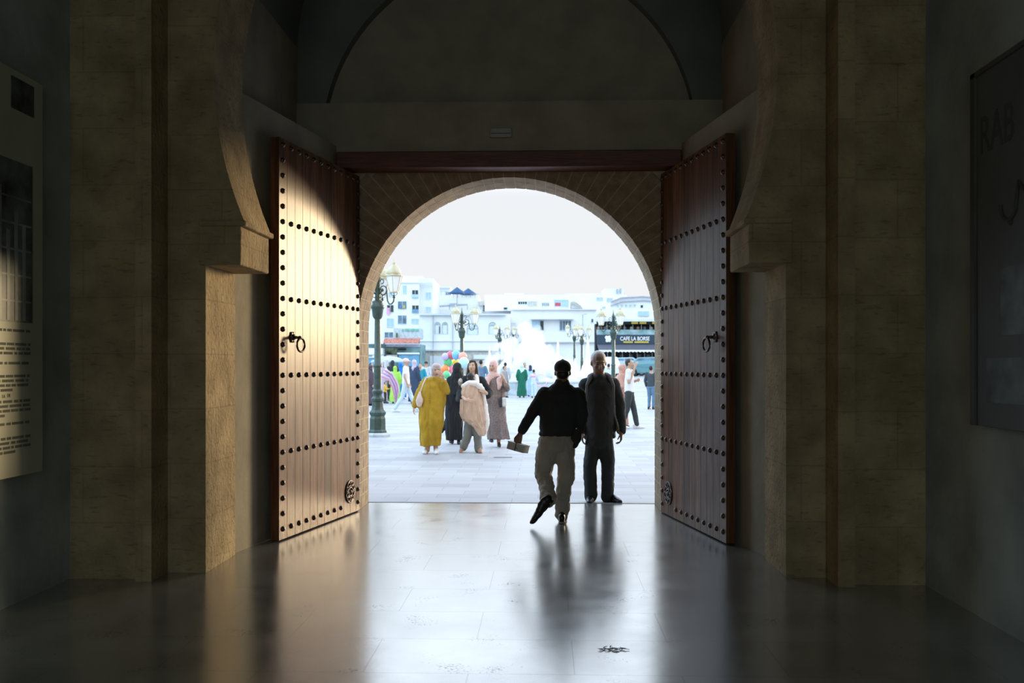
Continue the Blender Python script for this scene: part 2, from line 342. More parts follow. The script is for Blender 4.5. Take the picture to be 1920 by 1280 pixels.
# beam, lintel band, lunette and vault
redw=M('dark_red_painted_beam',(.16,.055,.035),.5,.2,3,stretch=(1,8,8),bump=.15)
v=Vol(); v.box((-1.83,10.16,3.69),(1.83,10.44,3.865)); o=struct(v,'trim_beam',redw,bevel=.01)
v=Vol(); v.box((-2.27,10.22,3.866),(2.27,10.5,4.40)); struct(v,'trim_lintel',plaster)
v=Vol(); v.box((-2.27,10.40,4.40),(2.27,10.52,7.6)); struct(v,'wall_lunette',plaster)
v=Vol(); n=40; RL=2.0
for s in (-1,1):
    poly=[(s*2.27,4.40)]+[(s*RL*math.cos(a),4.0+RL*math.sin(a)) for a in [math.asin(.2)+(pi/2-math.asin(.2))*i/n for i in range(n+1)]]+[(0,7.6),(s*2.27,7.6)]
    v.prism(poly,10.25,10.40)
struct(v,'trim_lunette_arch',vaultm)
v=Vol()
pts=[(2.27*math.cos(pi*i/40),5.0+2.1*math.sin(pi*i/40)) for i in range(41)]
for i in range(40):
    (x0,z0),(x1,z1)=pts[i],pts[i+1]; v.prism([(x0,z0),(x1,z1),(x1*1.1,z1+.2),(x0*1.1,z0+.2)],7.98,10.5)
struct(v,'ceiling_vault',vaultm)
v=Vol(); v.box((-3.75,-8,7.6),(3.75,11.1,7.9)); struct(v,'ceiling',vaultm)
# unseen end wall behind the camera, its open archway sized for interior fill light
v=Vol(); arch_wall(v,2.8,-8.3,-8.0,3.4,7.9,3.75); struct(v,'wall_rear',hall)
portal((0,11.12,1.9),(R(90),0,pi),3.4,3.8)
portal((0,-8.31,3.0),(R(90),0,0),5.6,6.0)
# ---------------- studded door leaves ----------------
def wood_mat():
    m=bpy.data.materials.new('varnished_brown_plank_wood'); m.use_nodes=True; t=m.node_tree; b=t.nodes['Principled BSDF']; n=t.nodes.new; l=t.links.new
    co=n('ShaderNodeTexCoord'); mp=n('ShaderNodeMapping'); mp.inputs['Scale'].default_value=(9,9,.7); l(co.outputs['Object'],mp.inputs[0])
    a=n('ShaderNodeTexNoise'); a.inputs['Scale'].default_value=2.2; a.inputs['Detail'].default_value=9; a.inputs['Roughness'].default_value=.65; l(mp.outputs[0],a.inputs[0])
    cr=n('ShaderNodeValToRGB'); l(a.outputs[0],cr.inputs[0]); cr.color_ramp.elements[0].position=.32; cr.color_ramp.elements[1].position=.68
    cr.color_ramp.elements[0].color=(.075,.028,.013,1); cr.color_ramp.elements[1].color=(.27,.118,.058,1)
    # each plank a little different
    wn=n('ShaderNodeTexWhiteNoise'); wn.noise_dimensions='1D'; sx=n('ShaderNodeSeparateXYZ'); l(co.outputs['Object'],sx.inputs[0])
    dv=n('ShaderNodeMath'); dv.operation='MULTIPLY_ADD'; l(sx.outputs['X'],dv.inputs[0]); dv.inputs[1].default_value=1/.1585; dv.inputs[2].default_value=-.10/.1585
    fl=n('ShaderNodeMath'); fl.operation='FLOOR'; l(dv.outputs[0],fl.inputs[0]); l(fl.outputs[0],wn.inputs['W'])
    rg=n('ShaderNodeMapRange'); l(wn.outputs['Value'],rg.inputs[0]); rg.inputs[3].default_value=.6; rg.inputs[4].default_value=1.15
    mx=n('ShaderNodeVectorMath'); mx.operation='SCALE'; l(cr.outputs[0],mx.inputs[0]); l(rg.outputs[0],mx.inputs['Scale']); l(mx.outputs[0],b.inputs['Base Color'])
    rr=n('ShaderNodeMapRange'); l(a.outputs[0],rr.inputs[0]); rr.inputs[1].default_value=.3; rr.inputs[2].default_value=.7; rr.inputs[3].default_value=.52; rr.inputs[4].default_value=.42
    l(rr.outputs[0],b.inputs['Roughness']); b.inputs['Specular IOR Level'].default_value=.08; b.inputs['Coat Weight'].default_value=.22; b.inputs['Coat Roughness'].default_value=.26; b.inputs['Coat IOR'].default_value=1.5
    bp=n('ShaderNodeBump'); bp.inputs['Strength'].default_value=.5; bp.inputs['Distance'].default_value=.01; l(a.outputs[0],bp.inputs['Height']); l(bp.outputs[0],b.inputs['Normal'])
    return m
wood=wood_mat(); iron=M('dark_wrought_iron',(.15,.115,.095),.38,.3,20,metal=.8,bump=.2)
LW=1.885; LH=3.64; ST=.16; HI=.10
def stud_mesh(s):
    v=Vol(); r=.025
    prof=[(r*1.05,0),(r*1.0,.004),(r*.92,.010),(r*.7,.017),(r*.38,.021),(.002,.0225)]
    n=12; vs=[]; fs=[]
    for rad,h in prof:
        for j in range(n): b=2*pi*j/n; vs.append((rad*math.cos(b),s*h,rad*math.sin(b)))
    for i in range(len(prof)-1):
        for j in range(n): a=i*n+j; b=i*n+(j+1)%n; fs.append((a,b,b+n,a+n))
    fs.append(tuple(range(n-1,-1,-1))); fs.append(tuple(range(n*(len(prof)-1),n*len(prof))))
    v.add(vs,fs); return v
def leaf(hinge,end,s,label,side):
    d=Vector(end)-Vector(hinge); a=math.atan2(d.y,d.x)
    rt=empty('door_leaf',(hinge[0],hinge[1],.012),a,label,'door','open studded leaves of the gate')
    v=Vol(); v.box((0,-s*.085,0),(LW,-s*.012,LH)); v.build('backing_board',wood,rt,bevel=.004)
    v=Vol(); xs=[0,HI]; pw_=(LW-ST-HI)/10
    for i in range(1,11): xs.append(HI+pw_*i)
    xs.append(LW)
    for x0,x1 in zip(xs,xs[1:]): v.box((x0+.0018,-s*.014,0),(x1-.0018,0,LH))
    v.build('plank_facing',wood,rt,bevel=.0015)
    sm=stud_mesh(s); first=sm.build('stud',iron,rt,smooth=True); used=[0]
    def put(x,z):
        if used[0]==0: o=first
        else:
            o=first.copy(); col.objects.link(o); o.parent=rt
        used[0]+=1; o.location=(x,0,z)
    dz=.1395
    for i in range(26):
        put(LW-.075,.095+dz*i); put(.05,.095+dz*i)
    for r_ in range(5):
        for k in range(10):
            if r_==0 and k<2: continue
            put(HI+pw_*(k+.5),.095+dz*5*r_)
    tp=Vol()
    for k in range(10):
        q=stud_mesh(s); tp.add([p+Vector((HI+pw_*(k+.5),0,.095+dz*25)) for p in q.v],q.f)
    tag(tp.build('stud_row',iron,rt,smooth=True),'shaded top row of studs',kind='stuff')
    # ring knocker
    kx=LW-.26; kz=1.84
    v=Vol()
    for j in range(6):
        b=pi*j/3; v.ball((kx+.034*math.cos(b),s*.006,kz+.034*math.sin(b)),(.022,.010,.022))
    v.ball((kx,s*.012,kz),(.032,.022,.032)); v.cone((kx,s*.01,kz),.017,(kx,s*.075,kz-.005),.012); v.ball((kx,s*.078,kz-.006),.019)
    pl=v.build('knocker_plate',iron,rt,smooth=True)
    v=Vol(); v.torus((kx-.01,s*.085,kz-.072),.062,.0105,u=(-.99,s*.14,0),v=(0,0,1)); v.build('knocker_ring',iron,pl,smooth=True)
    # round pierced strap ornament at the foot of the hinge side
    ex,ez=.27,.235; v=Vol()
    v.torus((ex,s*.006,ez),.115,.009); v.torus((ex,s*.008,ez),.045,.008)
    for j in range(8):
        b=pi*j/4; c0=Vector((math.cos(b),0,math.sin(b)))
        v.tube([Vector((ex,s*.008,ez))+c0*.045,Vector((ex,s*.012,ez))+c0*.115],.007,6)
        v.torus((ex+.082*math.cos(b+pi/8),s*.008,ez+.082*math.sin(b+pi/8)),.022,.005,n=12,m=6)
    v.ball((ex,s*.01,ez),(.02,.014,.02)); v.build('pierced_ornament',iron,rt,smooth=True)
    return rt
leaf((-1.63,10.42),(-2.0,8.575),1,'tall brown plank door leaf on the left, brightly lit, rows of iron studs','l')
leaf((1.645,10.42),(2.0,8.57),-1,'tall plank door leaf on the right with bluish sheen and rows of iron studs','r')
# small alarm box over the beam
rt=empty('alarm_box',(0,0,0),0,'small white alarm box fixed on the lintel above the red beam','alarm box')
p=WP(940,253,10.3); rt.location=(p.x,10.22,p.z)
grey=M('off_white_plastic',(.45,.46,.43),.5,.05)
v=Vol(); v.box((-.115,-.05,-.05),(.115,0,.05)); v.build('casing',grey,rt,bevel=.01)
v=Vol(); v.box((-.105,-.056,-.015),(.105,-.048,-.008)); v.build('seam',iron,rt)
v=Vol(); v.ball((-.07,-.052,.018),.006); v.build('indicator_lens',M('pale_lens',(.8,.8,.7),.2),rt)
# information boards on the hall walls
cream=M('cream_board_print',(.55,.56,.40),.55,.06,2); ink=M('dark_grey_ink',(.19,.20,.16),.7); photo=M('dark_photo_print',(.13,.15,.14),.5,.5,5); photo2=M('mid_photo_print',(.30,.33,.29),.5,.3,4)
darkp=M('dark_frame',(.10,.10,.09),.6)
rt=empty('information_board',(-3.12,5.75,.86),R(90),'tall cream information board with photo and text on the left wall','board')
# local x runs along +Y of the hall, front faces local -y = world +X
v=Vol(); v.box((-.8,-.03,0),(.80,0,2.68)); v.build('panel',cream,rt,bevel=.004)
v=Vol(); v.box((-.74,-.034,1.02),(.66,-.0295,2.08)); ph=v.build('photograph',photo,rt)
v=Vol()
random.seed(5)
for i in range(14):
    x=-.70+i*.095; h=.55+.35*random.random(); v.box((x,-.0365,1.03),(x+.035,-.0335,1.03+h))
for k in range(5): v.box((-.72,-.0362,1.15+.17*k),(.64,-.0337,1.163+.17*k))
v.build('pale_columns',photo2,ph)
v=Vol(); v.box((.40,-.034,2.42),(.68,-.0295,2.63)); v.build('emblem_square',photo,rt)
rows=[.955,.925,.865,.835,.805,.74,.655,.625,.595,.565,.49,.46,.43,.40,.345,.315,.25,.22,.19,.16]
v=Vol()
for i,z in enumerate(rows):
    x=-.70; end=.62 if i in (0,2,3,4,6,7,8,10,11,12,14,16,17,18,5) else random.uniform(-.1,.4)
    while x<end:
        wd=random.choice((.03,.05,.08,.11,.14)); wd=min(wd,.64-x); 
        k=0
        while k<wd-.006: v.box((x+k,-.0325,z),(x+k+.0065,-.0298,z+.017)); k+=.0105
        x+=wd+.016
tag(v.build('text_lines',ink,rt),kind='stuff')
text('LA',"printed_word",ink,rt,.03,(.30,-.031,.525),(R(90),0,0),.001); text('DE','printed_word',ink,rt,.03,(.36,-.031,.528+.0),(R(90),0,0),.001)
text('PORTE','printed_word',ink,rt,.03,(.10,-.031,.37),(R(90),0,0),.001)
rt=empty('information_board',(3.12,5.25,1.22),R(-90),'dark information board with large lettering on the right wall','board')
v=Vol(); v.box((-.90,-.03,0),(.86,0,2.2)); v.build('panel',M('grey_board_print',(.13,.14,.13),.6,.08,2),rt,bevel=.004)
v=Vol()
v.box((-.90,-.045,0),(-.84,-.001,2.2)); v.box((-.9,-.045,2.17),(.86,-.001,2.2)); v.build('frame',darkp,rt)
ink2=M('charcoal_lettering',(.085,.09,.085),.7)
text('RAB','large_lettering',ink2,rt,.32,(-.80,-.031,1.68),(R(90),0,0),.001,sx=.75)
v=Vol(); v.torus((-.42,-.032,1.32),.1,.012,arc=(pi,1.9*pi)); v.tube([(-.34,-.032,1.28),(-.30,-.032,1.42),(-.22,-.032,1.34)],.012); v.ball((-.40,-.032,1.2),.016); v.build('calligraphy',ink2,rt)
v=Vol(); v.box((-.70,-.034,.15),(-.2,-.0295,.42)); v.box((-.52,-.034,.55),(-.1,-.0295,.95)); v.build('dark_picture',photo,rt)
# ---------------- street lamps ----------------
lampg=M('dark_green_cast_iron',(.035,.065,.05),.35,.2,10,spec=.6); lampc=M('cream_gold_lantern_roof',(.62,.58,.42),.5,.2,7,c2=(.50,.41,.24)); lglass=M('frosted_lantern_glass',(.92,.93,.95),.25,.04,spec=.5)
def lamp_post():
    rt=empty('street_lamp')
    v=Vol(); v.lathe([(.29,0),(.29,.05),(.24,.09)],n=8,ang=pi/8); v.build('plinth',M('grey_lamp_plinth',(.45,.47,.48),.5),rt)
    v=Vol()
    v.lathe([(.215,.05),(.215,.12),(.19,.16),(.185,.40),(.165,.46),(.19,.50),(.20,.54),(.15,.60),(.135,.66),(.12,.78),(.15,.80),(.15,.85),(.10,.90),(.10,.96)],n=8,ang=pi/8)
    v.build('base',lampg,rt,bevel=.006)
    v=Vol(); v.lathe([(.10,.95),(.125,.98),(.125,1.02),(.088,1.06),(.085,1.55),(.105,1.57),(.105,1.60),(.08,1.63),(.065,2.62),(.10,2.66),(.115,2.70),(.13,2.84),(.155,2.88),(.155,2.92),(.125,2.96),(.125,3.02),(.06,3.06),(.055,3.52),(.075,3.55),(.04,3.62),(.018,3.70),(.003,3.84)],n=20)
    v.build('pole',lampg,rt,smooth=True,auto=40)
    for k in range(3):
        a=2*pi*k/3; u=Vector((math.cos(a),math.sin(a),0)); Z=Vector((0,0,1))
        v=Vol(); c=lambda r,z: u*r+Z*z
        v.torus(c(.17,3.26),.10,.012,u=u,v=Z)
        pts=[c(.05,3.10),c(.14,3.13),c(.24,3.20),c(.28,3.28),c(.25,3.36)]+[]
        v.tube([c(.27,3.26),c(.285,3.14),c(.30,3.02),c(.35,2.95),c(.42,2.95),c(.475,3.0),c(.49,3.07),c(.49,3.10)],.016)
        v.tube([c(.05,3.18),c(.11,3.24),c(.16,3.26)],.014); v.ball(c(.14,3.27),.04)
        v.torus(c(.13,3.46),.05,.011,u=u,v=Z,arc=(-pi*.6,pi)); v.tube(pts,.009)
        v.cone(c(.49,3.08),.035,c(.49,3.15),.012)
        for j in range(4):
            b=pi/4+pi*j/2; e_=Vector((math.cos(b),math.sin(b),0))
            v.tube([c(.49,3.12),c(.49,3.155)+e_*.06,c(.49,3.21)+e_*.085],.006,6)
        arm=v.build('lamp_arm',lampg,rt,smooth=True)
        o_=Vector(c(.49,0))
        v=Vol(); v.lathe([(.095,3.215),(.185,3.555)],c=o_,n=6); v.build('lantern_glass',lglass,arm)
        v=Vol()
        for j in range(6):
            b=pi*j/3; e_=Vector((math.cos(b),math.sin(b),0)); v.tube([o_+e_*.097+Z*3.205,o_+e_*.189+Z*3.56],.008,6)
        v.lathe([(.105,3.195),(.105,3.22)],c=o_,n=6); v.lathe([(.205,3.55),(.215,3.575),(.17,3.60)],c=o_,n=6); v.build('lantern_frame',lampc,arm)
        v=Vol(); v.lathe([(.165,3.59),(.16,3.65),(.135,3.72),(.09,3.775),(.04,3.80),(.03,3.82),(.05,3.85),(.02,3.87),(.005,3.93)],c=o_,n=18); v.build('lantern_roof',lampc,arm,smooth=True)
    return rt
L0=lamp_post(); G='lamp posts round the plaza'
specs=[(708,817,-35+2,'largest green lamp post, standing just outside the arch on the left'),
 (866,760,5,'lamp post with three cream lanterns rising behind the balloons'),
 (1150,757,60,'lamp post rising behind the bald man in front of the cafe'),
 (937,729,0,'small lamp post seen over the woman in the pink headscarf, left of the fountain'),
 (1091,731,20,'small lamp post to the right of the fountain, left of the cafe'),
 (962,722,40,'tiny distant lamp post left behind the fountain spray'),
 (1077,725,70,'tiny distant lamp post right behind the fountain spray')]
for i,(px,py,a,lb) in enumerate(specs):
    o=L0 if i==0 else copy_tree(L0)
    d=dfoot(py); z=0
    if d>56: # stands on the sloping or raised part
        d=min(d,90); z=(min(d,70)-56)/14*.7 if d<70 else .7; 
    o.location=W(px,d,z-.012); o.rotation_euler=(0,0,R(a)); tag(o,lb,'street lamp',G)
# ---------------- balloons ----------------
bl=[(834.8,668,6.5,'lilac',(.55,.45,.75)),(844.6,666.4,8,'red',(.85,.12,.16)),(855,664.8,8.3,'blue',(.20,.50,.85)),(867.6,668,8,'salmon',(.95,.35,.25)),(869.5,679,9.5,'pale blue',(.50,.78,.92)),
    (840,677.5,8.8,'bright green',(.10,.60,.22)),(834.4,692,8,'orange',(1.0,.25,.06)),(843.5,691,7,'pink',(.9,.2,.35)),(837.5,702,7,'dark green',(.12,.55,.25)),(853.8,677,7,'yellow',(.9,.65,.05))]
hold=W(856,32.6,1.0)
for i,(px,py,r,cn,c) in enumerate(bl):
    d=32.0+.22*((i*3)%4)+(.5 if cn in('lilac','pink','yellow') else 0); R_=r/F*d; p=WP(px,py,d)
    rt=empty('balloon',p,0,'%s balloon in the bunch behind the black-robed woman'%cn,'balloon','bunch of balloons')
    v=Vol(); v.lathe([(.004,-R_*1.32),(R_*.12,-R_*1.27),(R_*.05,-R_*1.2)]+[(R_*math.sin(a)*(1 if a<pi/2 else 1),-R_*1.18*math.cos(a) if a<pi/2 else -R_*1.02*math.cos(a)) for a in [.12+(pi-.13)*k/14 for k in range(15)]],n=20)
    v.build('balloon_skin',M('balloon_'+cn.replace(' ','_'),c,.3,.03,coat=.3),rt,smooth=True)
    v=Vol(); q=hold-p; v.tube([Vector((0,0,-R_*1.25)),q*.5+Vector((.03,0,-.05)),q],.004,5); v.build('string',M('white_string',(.7,.7,.7)),rt)
v=Vol(); v.lathe([(.09,0),(.11,.05),(.09,.12),(.03,.14),(.01,1.01)],n=14)
o=v.build('balloon_anchor',M('grey_weight',(.3,.3,.32)),smooth=True); o.location=(hold.x,hold.y,-.012); tag(o,'weighted stick that holds the balloon strings','weight')
# ---------------- fountain ----------------
wat=bpy.data.materials.new('white_foaming_water'); wat.use_nodes=True; t=wat.node_tree; t.nodes.clear()
o_=t.nodes.new('ShaderNodeOutputMaterial'); mx=t.nodes.new('ShaderNodeMixShader'); a_=t.nodes.new('ShaderNodeBsdfDiffuse'); b_=t.nodes.new('ShaderNodeBsdfTranslucent'); a_.inputs[0].default_value=b_.inputs[0].default_value=(.98,.99,1,1)
nz=t.nodes.new('ShaderNodeTexNoise'); nz.inputs['Scale'].default_value=9; nz.inputs['Detail'].default_value=6; bp_=t.nodes.new('ShaderNodeBump'); bp_.inputs['Strength'].default_value=.6; t.links.new(nz.outputs[0],bp_.inputs['Height']); t.links.new(bp_.outputs[0],a_.inputs['Normal'])
t.links.new(a_.outputs[0],mx.inputs[1]); t.links.new(b_.outputs[0],mx.inputs[2]); t.links.new(mx.outputs[0],o_.inputs[0])
bas=M('pale_grey_basin_stone',(.60,.64,.66),.7,.15,2,bump=.2); pool=M('pool_water',(.55,.66,.70),.12,.1,4,bump=.6,bs=8)
fc=W(1015,54.5,-.012)
rt=empty('fountain',fc,0,'round grey stone fountain basin in the plaza','fountain')
v=Vol(); v.lathe([(3.9,0),(3.9,.62),(3.95,.64),(3.95,.72),(3.45,.72),(3.45,.5)],n=64); v.build('basin',bas,rt,bevel=.01)
v=Vol(); v.lathe([(3.43,.56),(3.43,.60)],n=48); v.build('water_surface',pool,rt)
def jet(px,ptop,wpx,d,label,base=.55,seed=1,spread=1.6,al=None):
    p=W(px,d,base); H=1.6+(HZ-ptop)*d/F-base; wr=wpx/F*d
    v=Vol(); rings=[]
    n=28; vs=[];fs=[];m_=26
    for i in range(m_+1):
        t=i/m_; r=wr*(1-t)**.75*(1+ .25*math.sin(t*9+seed))*(spread*(1-t)**2+ .45)/1.3+.02
        for j in range(n):
            b=2*pi*j/n; q=Vector((math.cos(b)*2.2,math.sin(b)*2.2,t*7+seed*5)); f=1+.45*noise.noise(q)+.25*noise.noise(q*2.7)
            vs.append((r*f*math.cos(b)+.10*wr*noise.noise(Vector((0,seed,t*4))),r*f*math.sin(b),H*t*(1+.04*noise.noise(q*1.5) if i==m_ else 1)))
    for i in range(m_):
        for j in range(n): a=i*n+j; b=i*n+(j+1)%n; fs.append((a,b,b+n,a+n))
    fs.append(tuple(range(n-1,-1,-1))); fs.append(tuple(range(m_*n,m_*n+n)))
    v.add(vs,fs); o=v.build('water_jet',wat,smooth=True); o.location=p; tag(o,label,'water jet','jets of the fountain')
jet(990,609,40,54.5,'tallest white water jet at the middle of the fountain',seed=2,spread=1.9)
jet(918,649,13,53.0,'pointed white water jet at the far left, beside the pink headscarf',seed=3)
jet(950,655,30,54.0,'low broad water jet between the left and the tallest jet',seed=4)
jet(1046,637,12,53.6,'slim white water jet above the capped man',seed=5)
jet(1102,634,13,53.6,'tall pointed water jet beside the bald head',seed=6)
jet(1024,655,17,55.2,'low water jet just right of the tallest jet',seed=7)
jet(1078,672,14,55.5,'low splash between the two right-hand jets',seed=8)
mist=bpy.data.materials.new('fine_water_spray'); mist.use_nodes=True; t=mist.node_tree; t.nodes.clear(); o_=t.nodes.new('ShaderNodeOutputMaterial'); vs_=t.nodes.new('ShaderNodeVolumeScatter'); vs_.inputs['Color'].default_value=(.99,.995,1,1)
nz=t.nodes.new('ShaderNodeTexNoise'); nz.inputs['Scale'].default_value=2.2; nz.inputs['Detail'].default_value=4; co=t.nodes.new('ShaderNodeTexCoord'); t.links.new(co.outputs['Object'],nz.inputs[0])
mr_=t.nodes.new('ShaderNodeMapRange'); t.links.new(nz.outputs[0],mr_.inputs[0]); mr_.inputs[1].default_value=.4; mr_.inputs[2].default_value=.65; mr_.inputs[3].default_value=.15; mr_.inputs[4].default_value=2.6; t.links.new(mr_.outputs[0],vs_.inputs['Density']); t.links.new(vs_.outputs[0],o_.inputs['Volume'])
v=Vol(); random.seed(3)
for i in range(150):
    a=random.random()*2*pi; rr=3.1*random.random()**.6; px=math.cos(a)*rr-.5; py_=math.sin(a)*rr*.7
    hm=2.6*math.exp(-((px+1.0)/1.6)**2)+.75; h=random.uniform(.1,1)*hm; v.ball((px,py_,.6+h),(random.uniform(.15,.42),random.uniform(.2,.4),random.uniform(.2,.5)),n=10,m=8)
# thin arcs of spray thrown from the rim to the middle
for k in range(9):
    a=k*2*pi/9+.3; 
    pts=[(math.cos(a)*3.3*(1-t_),math.sin(a)*3.3*(1-t_),.6+6.6*t_*(1-t_)*(.9)) for t_ in [i/14 for i in range(15)]]
    v.tube(pts,[.03+.14*i/14 for i in range(15)],10)
tmp_=empty('tmp'); o=v.solid('water_spray',mist,tmp_,.13,6); o.parent=None; bpy.data.objects.remove(tmp_); o.location=fc; tag(o,'cloud of white spray hanging over the fountain basin','water spray',kind='stuff')
# ---------------- buildings ----------------
white=M('white_render',(.80,.80,.81),.85,.03,.6); white2=M('bluish_white_render',(.71,.74,.77),.85,.03,.6); pale=M('pale_grey_render',(.62,.66,.70),.85,.05,.8)
wing=M('blue_grey_glass',(.14,.22,.30),.2,.3,1.5); wind=M('dark_window_opening',(.03,.045,.045),.5,.3,2); winl=M('light_blue_shutter',(.42,.58,.70),.5,.1,3,stretch=(1,1,12)); frm=M('grey_window_frame',(.62,.68,.72),.6,.05)
redt=M('red_roof_tile',(.50,.17,.12),.7,.25,3,stretch=(3,1,1)); metalg=M('grey_metal_rail',(.35,.40,.43),.4); teal=M('teal_shopfront',(.20,.36,.38),.5,.3,1); blue=M('blue_shop_shutter',(.16,.38,.58),.5,.15,2,stretch=(1,1,10)); beige=M('beige_panel',(.55,.52,.48),.7,.1)
navy=M('navy_sign_board',(.02,.045,.075),.5,.1); yel=M('yellow_sign_letters',(.85,.60,.08),.5,.1); awn=M('charcoal_awning',(.10,.10,.13),.8,.1,stretch=(6,1,1)); wsign=M('white_sign_letters',(.9,.9,.9),.5,.02); blk=M('black_interior',(.012,.014,.013),.8,.2); brn=M('brown_terrace_goods',(.12,.07,.045),.8,.5,1.2); mixc=M('patterned_terrace_panels',(.45,.55,.62),.6,.5,1.6,c2=(.10,.25,.24))
class Bld:
    def __init__(s,name,label,d,cat='building'):
        s.d=d; s.r=empty(name,W(960,d,0),YAW,label,cat)
    def P(s,px,py,dd=0):  # local coords (x along view-right, y away)
        d=s.d+dd; return Vector(((px-960)/F*s.d,dd,1.6+(HZ-py)*s.d/F))
    def box(s,x0,x1,y0,y1,mat,name,dep=.3,off=0,parent=None,base=False,bevel=0):
        a=s.P(x0,y1); b=s.P(x1,y0)
        if base: a.z=.6
        v=Vol(); v.box((a.x,off,a.z),(b.x,off+dep,b.z)); return v.build(name,mat,parent or s.r,bevel=bevel)
    def win(s,x0,x1,y0,y1,pane=None,fr=None,bars=1,off=0.0):
        a=s.P(x0,y1); b=s.P(x1,y0); t=.05; v=Vol()
        v.box((a.x-t,off-.07,a.z-t),(b.x+t,off+.02,a.z)); v.box((a.x-t,off-.07,b.z),(b.x+t,off+.02,b.z+t)); v.box((a.x-t,off-.07,a.z),(a.x,off+.02,b.z)); v.box((b.x,off-.07,a.z),(b.x+t,off+.02,b.z))
        for k in range(1,bars+1):
            x=a.x+(b.x-a.x)*k/(bars+1); v.box((x-.02,off-.05,a.z),(x+.02,off+.02,b.z))
        w_=v.build('window',fr or frm,s.r)
        v=Vol(); v.box((a.x,off-.035,a.z),(b.x,off+.01,b.z)); v.build('pane',pane or wing,w_); return w_
    def archwin(s,x0,x1,y0,y1):
        a=s.P(x0,y1); b=s.P(x1,y0); cx=(a.x+b.x)/2; r=(b.x-a.x)/2; zs_=b.z-r
        v=Vol(); pts=[(a.x,a.z),(b.x,a.z)]+[(cx+r*math.cos(pi*i/12),zs_+r*math.sin(pi*i/12)) for i in range(13)]
        v.prism(pts,-.03,.02); 
        w_=v.build('arched_window',M('pale_shutter',(.66,.74,.78),.6,.05),s.r)
        v=Vol(); v.torus((cx,-.05,zs_),r,.035,arc=(0,pi),n=14,m=6)
        for i in range(1,4): v.tube([(cx,-.05,zs_),(cx+r*math.cos(pi*i/4),-.05,zs_+r*math.sin(pi*i/4))],.02,5)
        v.box((a.x,-.06,zs_-.03),(b.x,-.03,zs_+.03)); v.box((a.x-.03,-.06,a.z),(a.x+.02,-.03,zs_)); v.box((b.x-.02,-.06,a.z),(b.x+.03,-.03,zs_)); v.build('window_tracery',M('grey_tracery',(.40,.47,.50),.6),w_)
    def rail(s,x0,x1,ytop,ybot,off=-.1,step=.5):
        a=s.P(x0,ybot); b=s.P(x1,ytop); v=Vol(); v.box((a.x,off,b.z-.05),(b.x,off+.05,b.z)); x=a.x
        while x<b.x: v.box((x,off,a.z),(x+.05,off+.05,b.z)); x+=step
        return v.build('railing',metalg,s.r)
# left apartment block
B=Bld('apartment_block','tall white apartment block at the left with rows of small blue windows',99.5)
B.box(640,786,530,720,white,'wall',dep=10,base=True); B.box(786,811,521,720,white2,'stair_tower',dep=9,off=.6,base=True)
B.box(735,790,516,532,white,'roof_storey',dep=5,off=.8); B.box(719,728,511,519,redt,'red_roof_box',dep=2,off=2); B.box(700,735,519,532,white,'roof_storey',dep=5,off=1)
B.box(640,811,528.8,530.6,white2,'cornice',dep=.5,off=-.15)
for q in ((773,784,544,558,wind),(773,785,572.6,585.5,wind),(746.5,762,565,578.6,wing),(726,738,572,585,wind),(746.5,762,591.5,607,wing),(726,738,597.5,613,winl),(721.5,737,623,633,wing),(696,701,572,579,wing),(729,736,549,556,winl),(756,762,536,550,winl),(772,785,598,606,winl)):
    B.win(*q[:4],pane=q[4])
for q in ((798,807,548,560,winl),(798,807,575,584,winl)): B.win(*q[:4],pane=q[4],off=.6)
B.box(773,784,552,558,winl,'balcony_panel',dep=.3,off=-.25); B.box(773,785,580,586,M('blue_balcony_panel',(.15,.30,.48)),'balcony_panel',dep=.3,off=-.25)
B.box(749,753,572,578,M('blue_laundry',(.10,.22,.5)),'laundry',dep=.06,off=-.2); B.box(754,760,572,578,M('yellow_laundry',(.4,.4,.2)),'laundry',dep=.06,off=-.2)
B.box(726,731,577,590,M('pink_laundry',(.8,.35,.6)),'laundry',dep=.06,off=-.2)
# low shop row in front of the block
B=Bld('shop_row','low shop row with a red tiled canopy below the white apartment block',84,'shop')
B.box(640,788,645,725,teal,'wall',dep=5,base=True)
v=Vol(); a=B.P(722,643.5); b=B.P(787,634); v.prism([(-1.3,a.z),(0,b.z),(.3,b.z),(.3,a.z)],a.x,b.x,axis='x'); v.build('tiled_canopy',redt,B.r)
B.box(737,787,615,634.5,M('grey_blue_panel',(.52,.62,.68),.6),'upper_panel',dep=3,off=.3); 
for x0,x1 in ((753,756),(759,767),(769,776),(778,785)):
    B.box(x0,x1,616.5,620.5,M('green_sign_marks',(.18,.48,.38),.6),'green_sign_mark',dep=.05,off=.22)
B.box(742,745,624,632,M('potted_green',(.08,.14,.05)),'plant',dep=.2,off=.05)
B.box(684,722,633,645,white,'awning',dep=1.2,off=-1.2); B.box(684,722,653,665,white,'awning',dep=1.6,off=-1.6)
for i in range(6): B.box(688+i*2.6,689.6+i*2.6,666,668.5,M('grey_letters',(.25,.3,.33)),'sign_letter',dep=.05,off=-1.66)
B.box(684,724,666,671,white2,'sign_board',dep=.1,off=-1.6); B.box(684,724,672,684,blue,'shutter',dep=.1,off=-1.5)
B.box(725,787,645,650,M('lilac_fascia',(.55,.60,.75),.6),'fascia',dep=.3,off=-.3); B.box(747,762,653,656,blk,'dark_sign',dep=.1,off=-.3)
B.box(725,745,652,664,M('shop_greenery',(.14,.20,.13),.8,.6,2),'greenery',dep=.2,off=-.25); B.box(746,787,661,664,wsign,'shutter_box',dep=.4,off=-.5); B.box(748,786,664.5,686,blue,'shutter',dep=.2,off=-.35); B.box(725,746,665,676,beige,'panel',dep=.2,off=-.3)
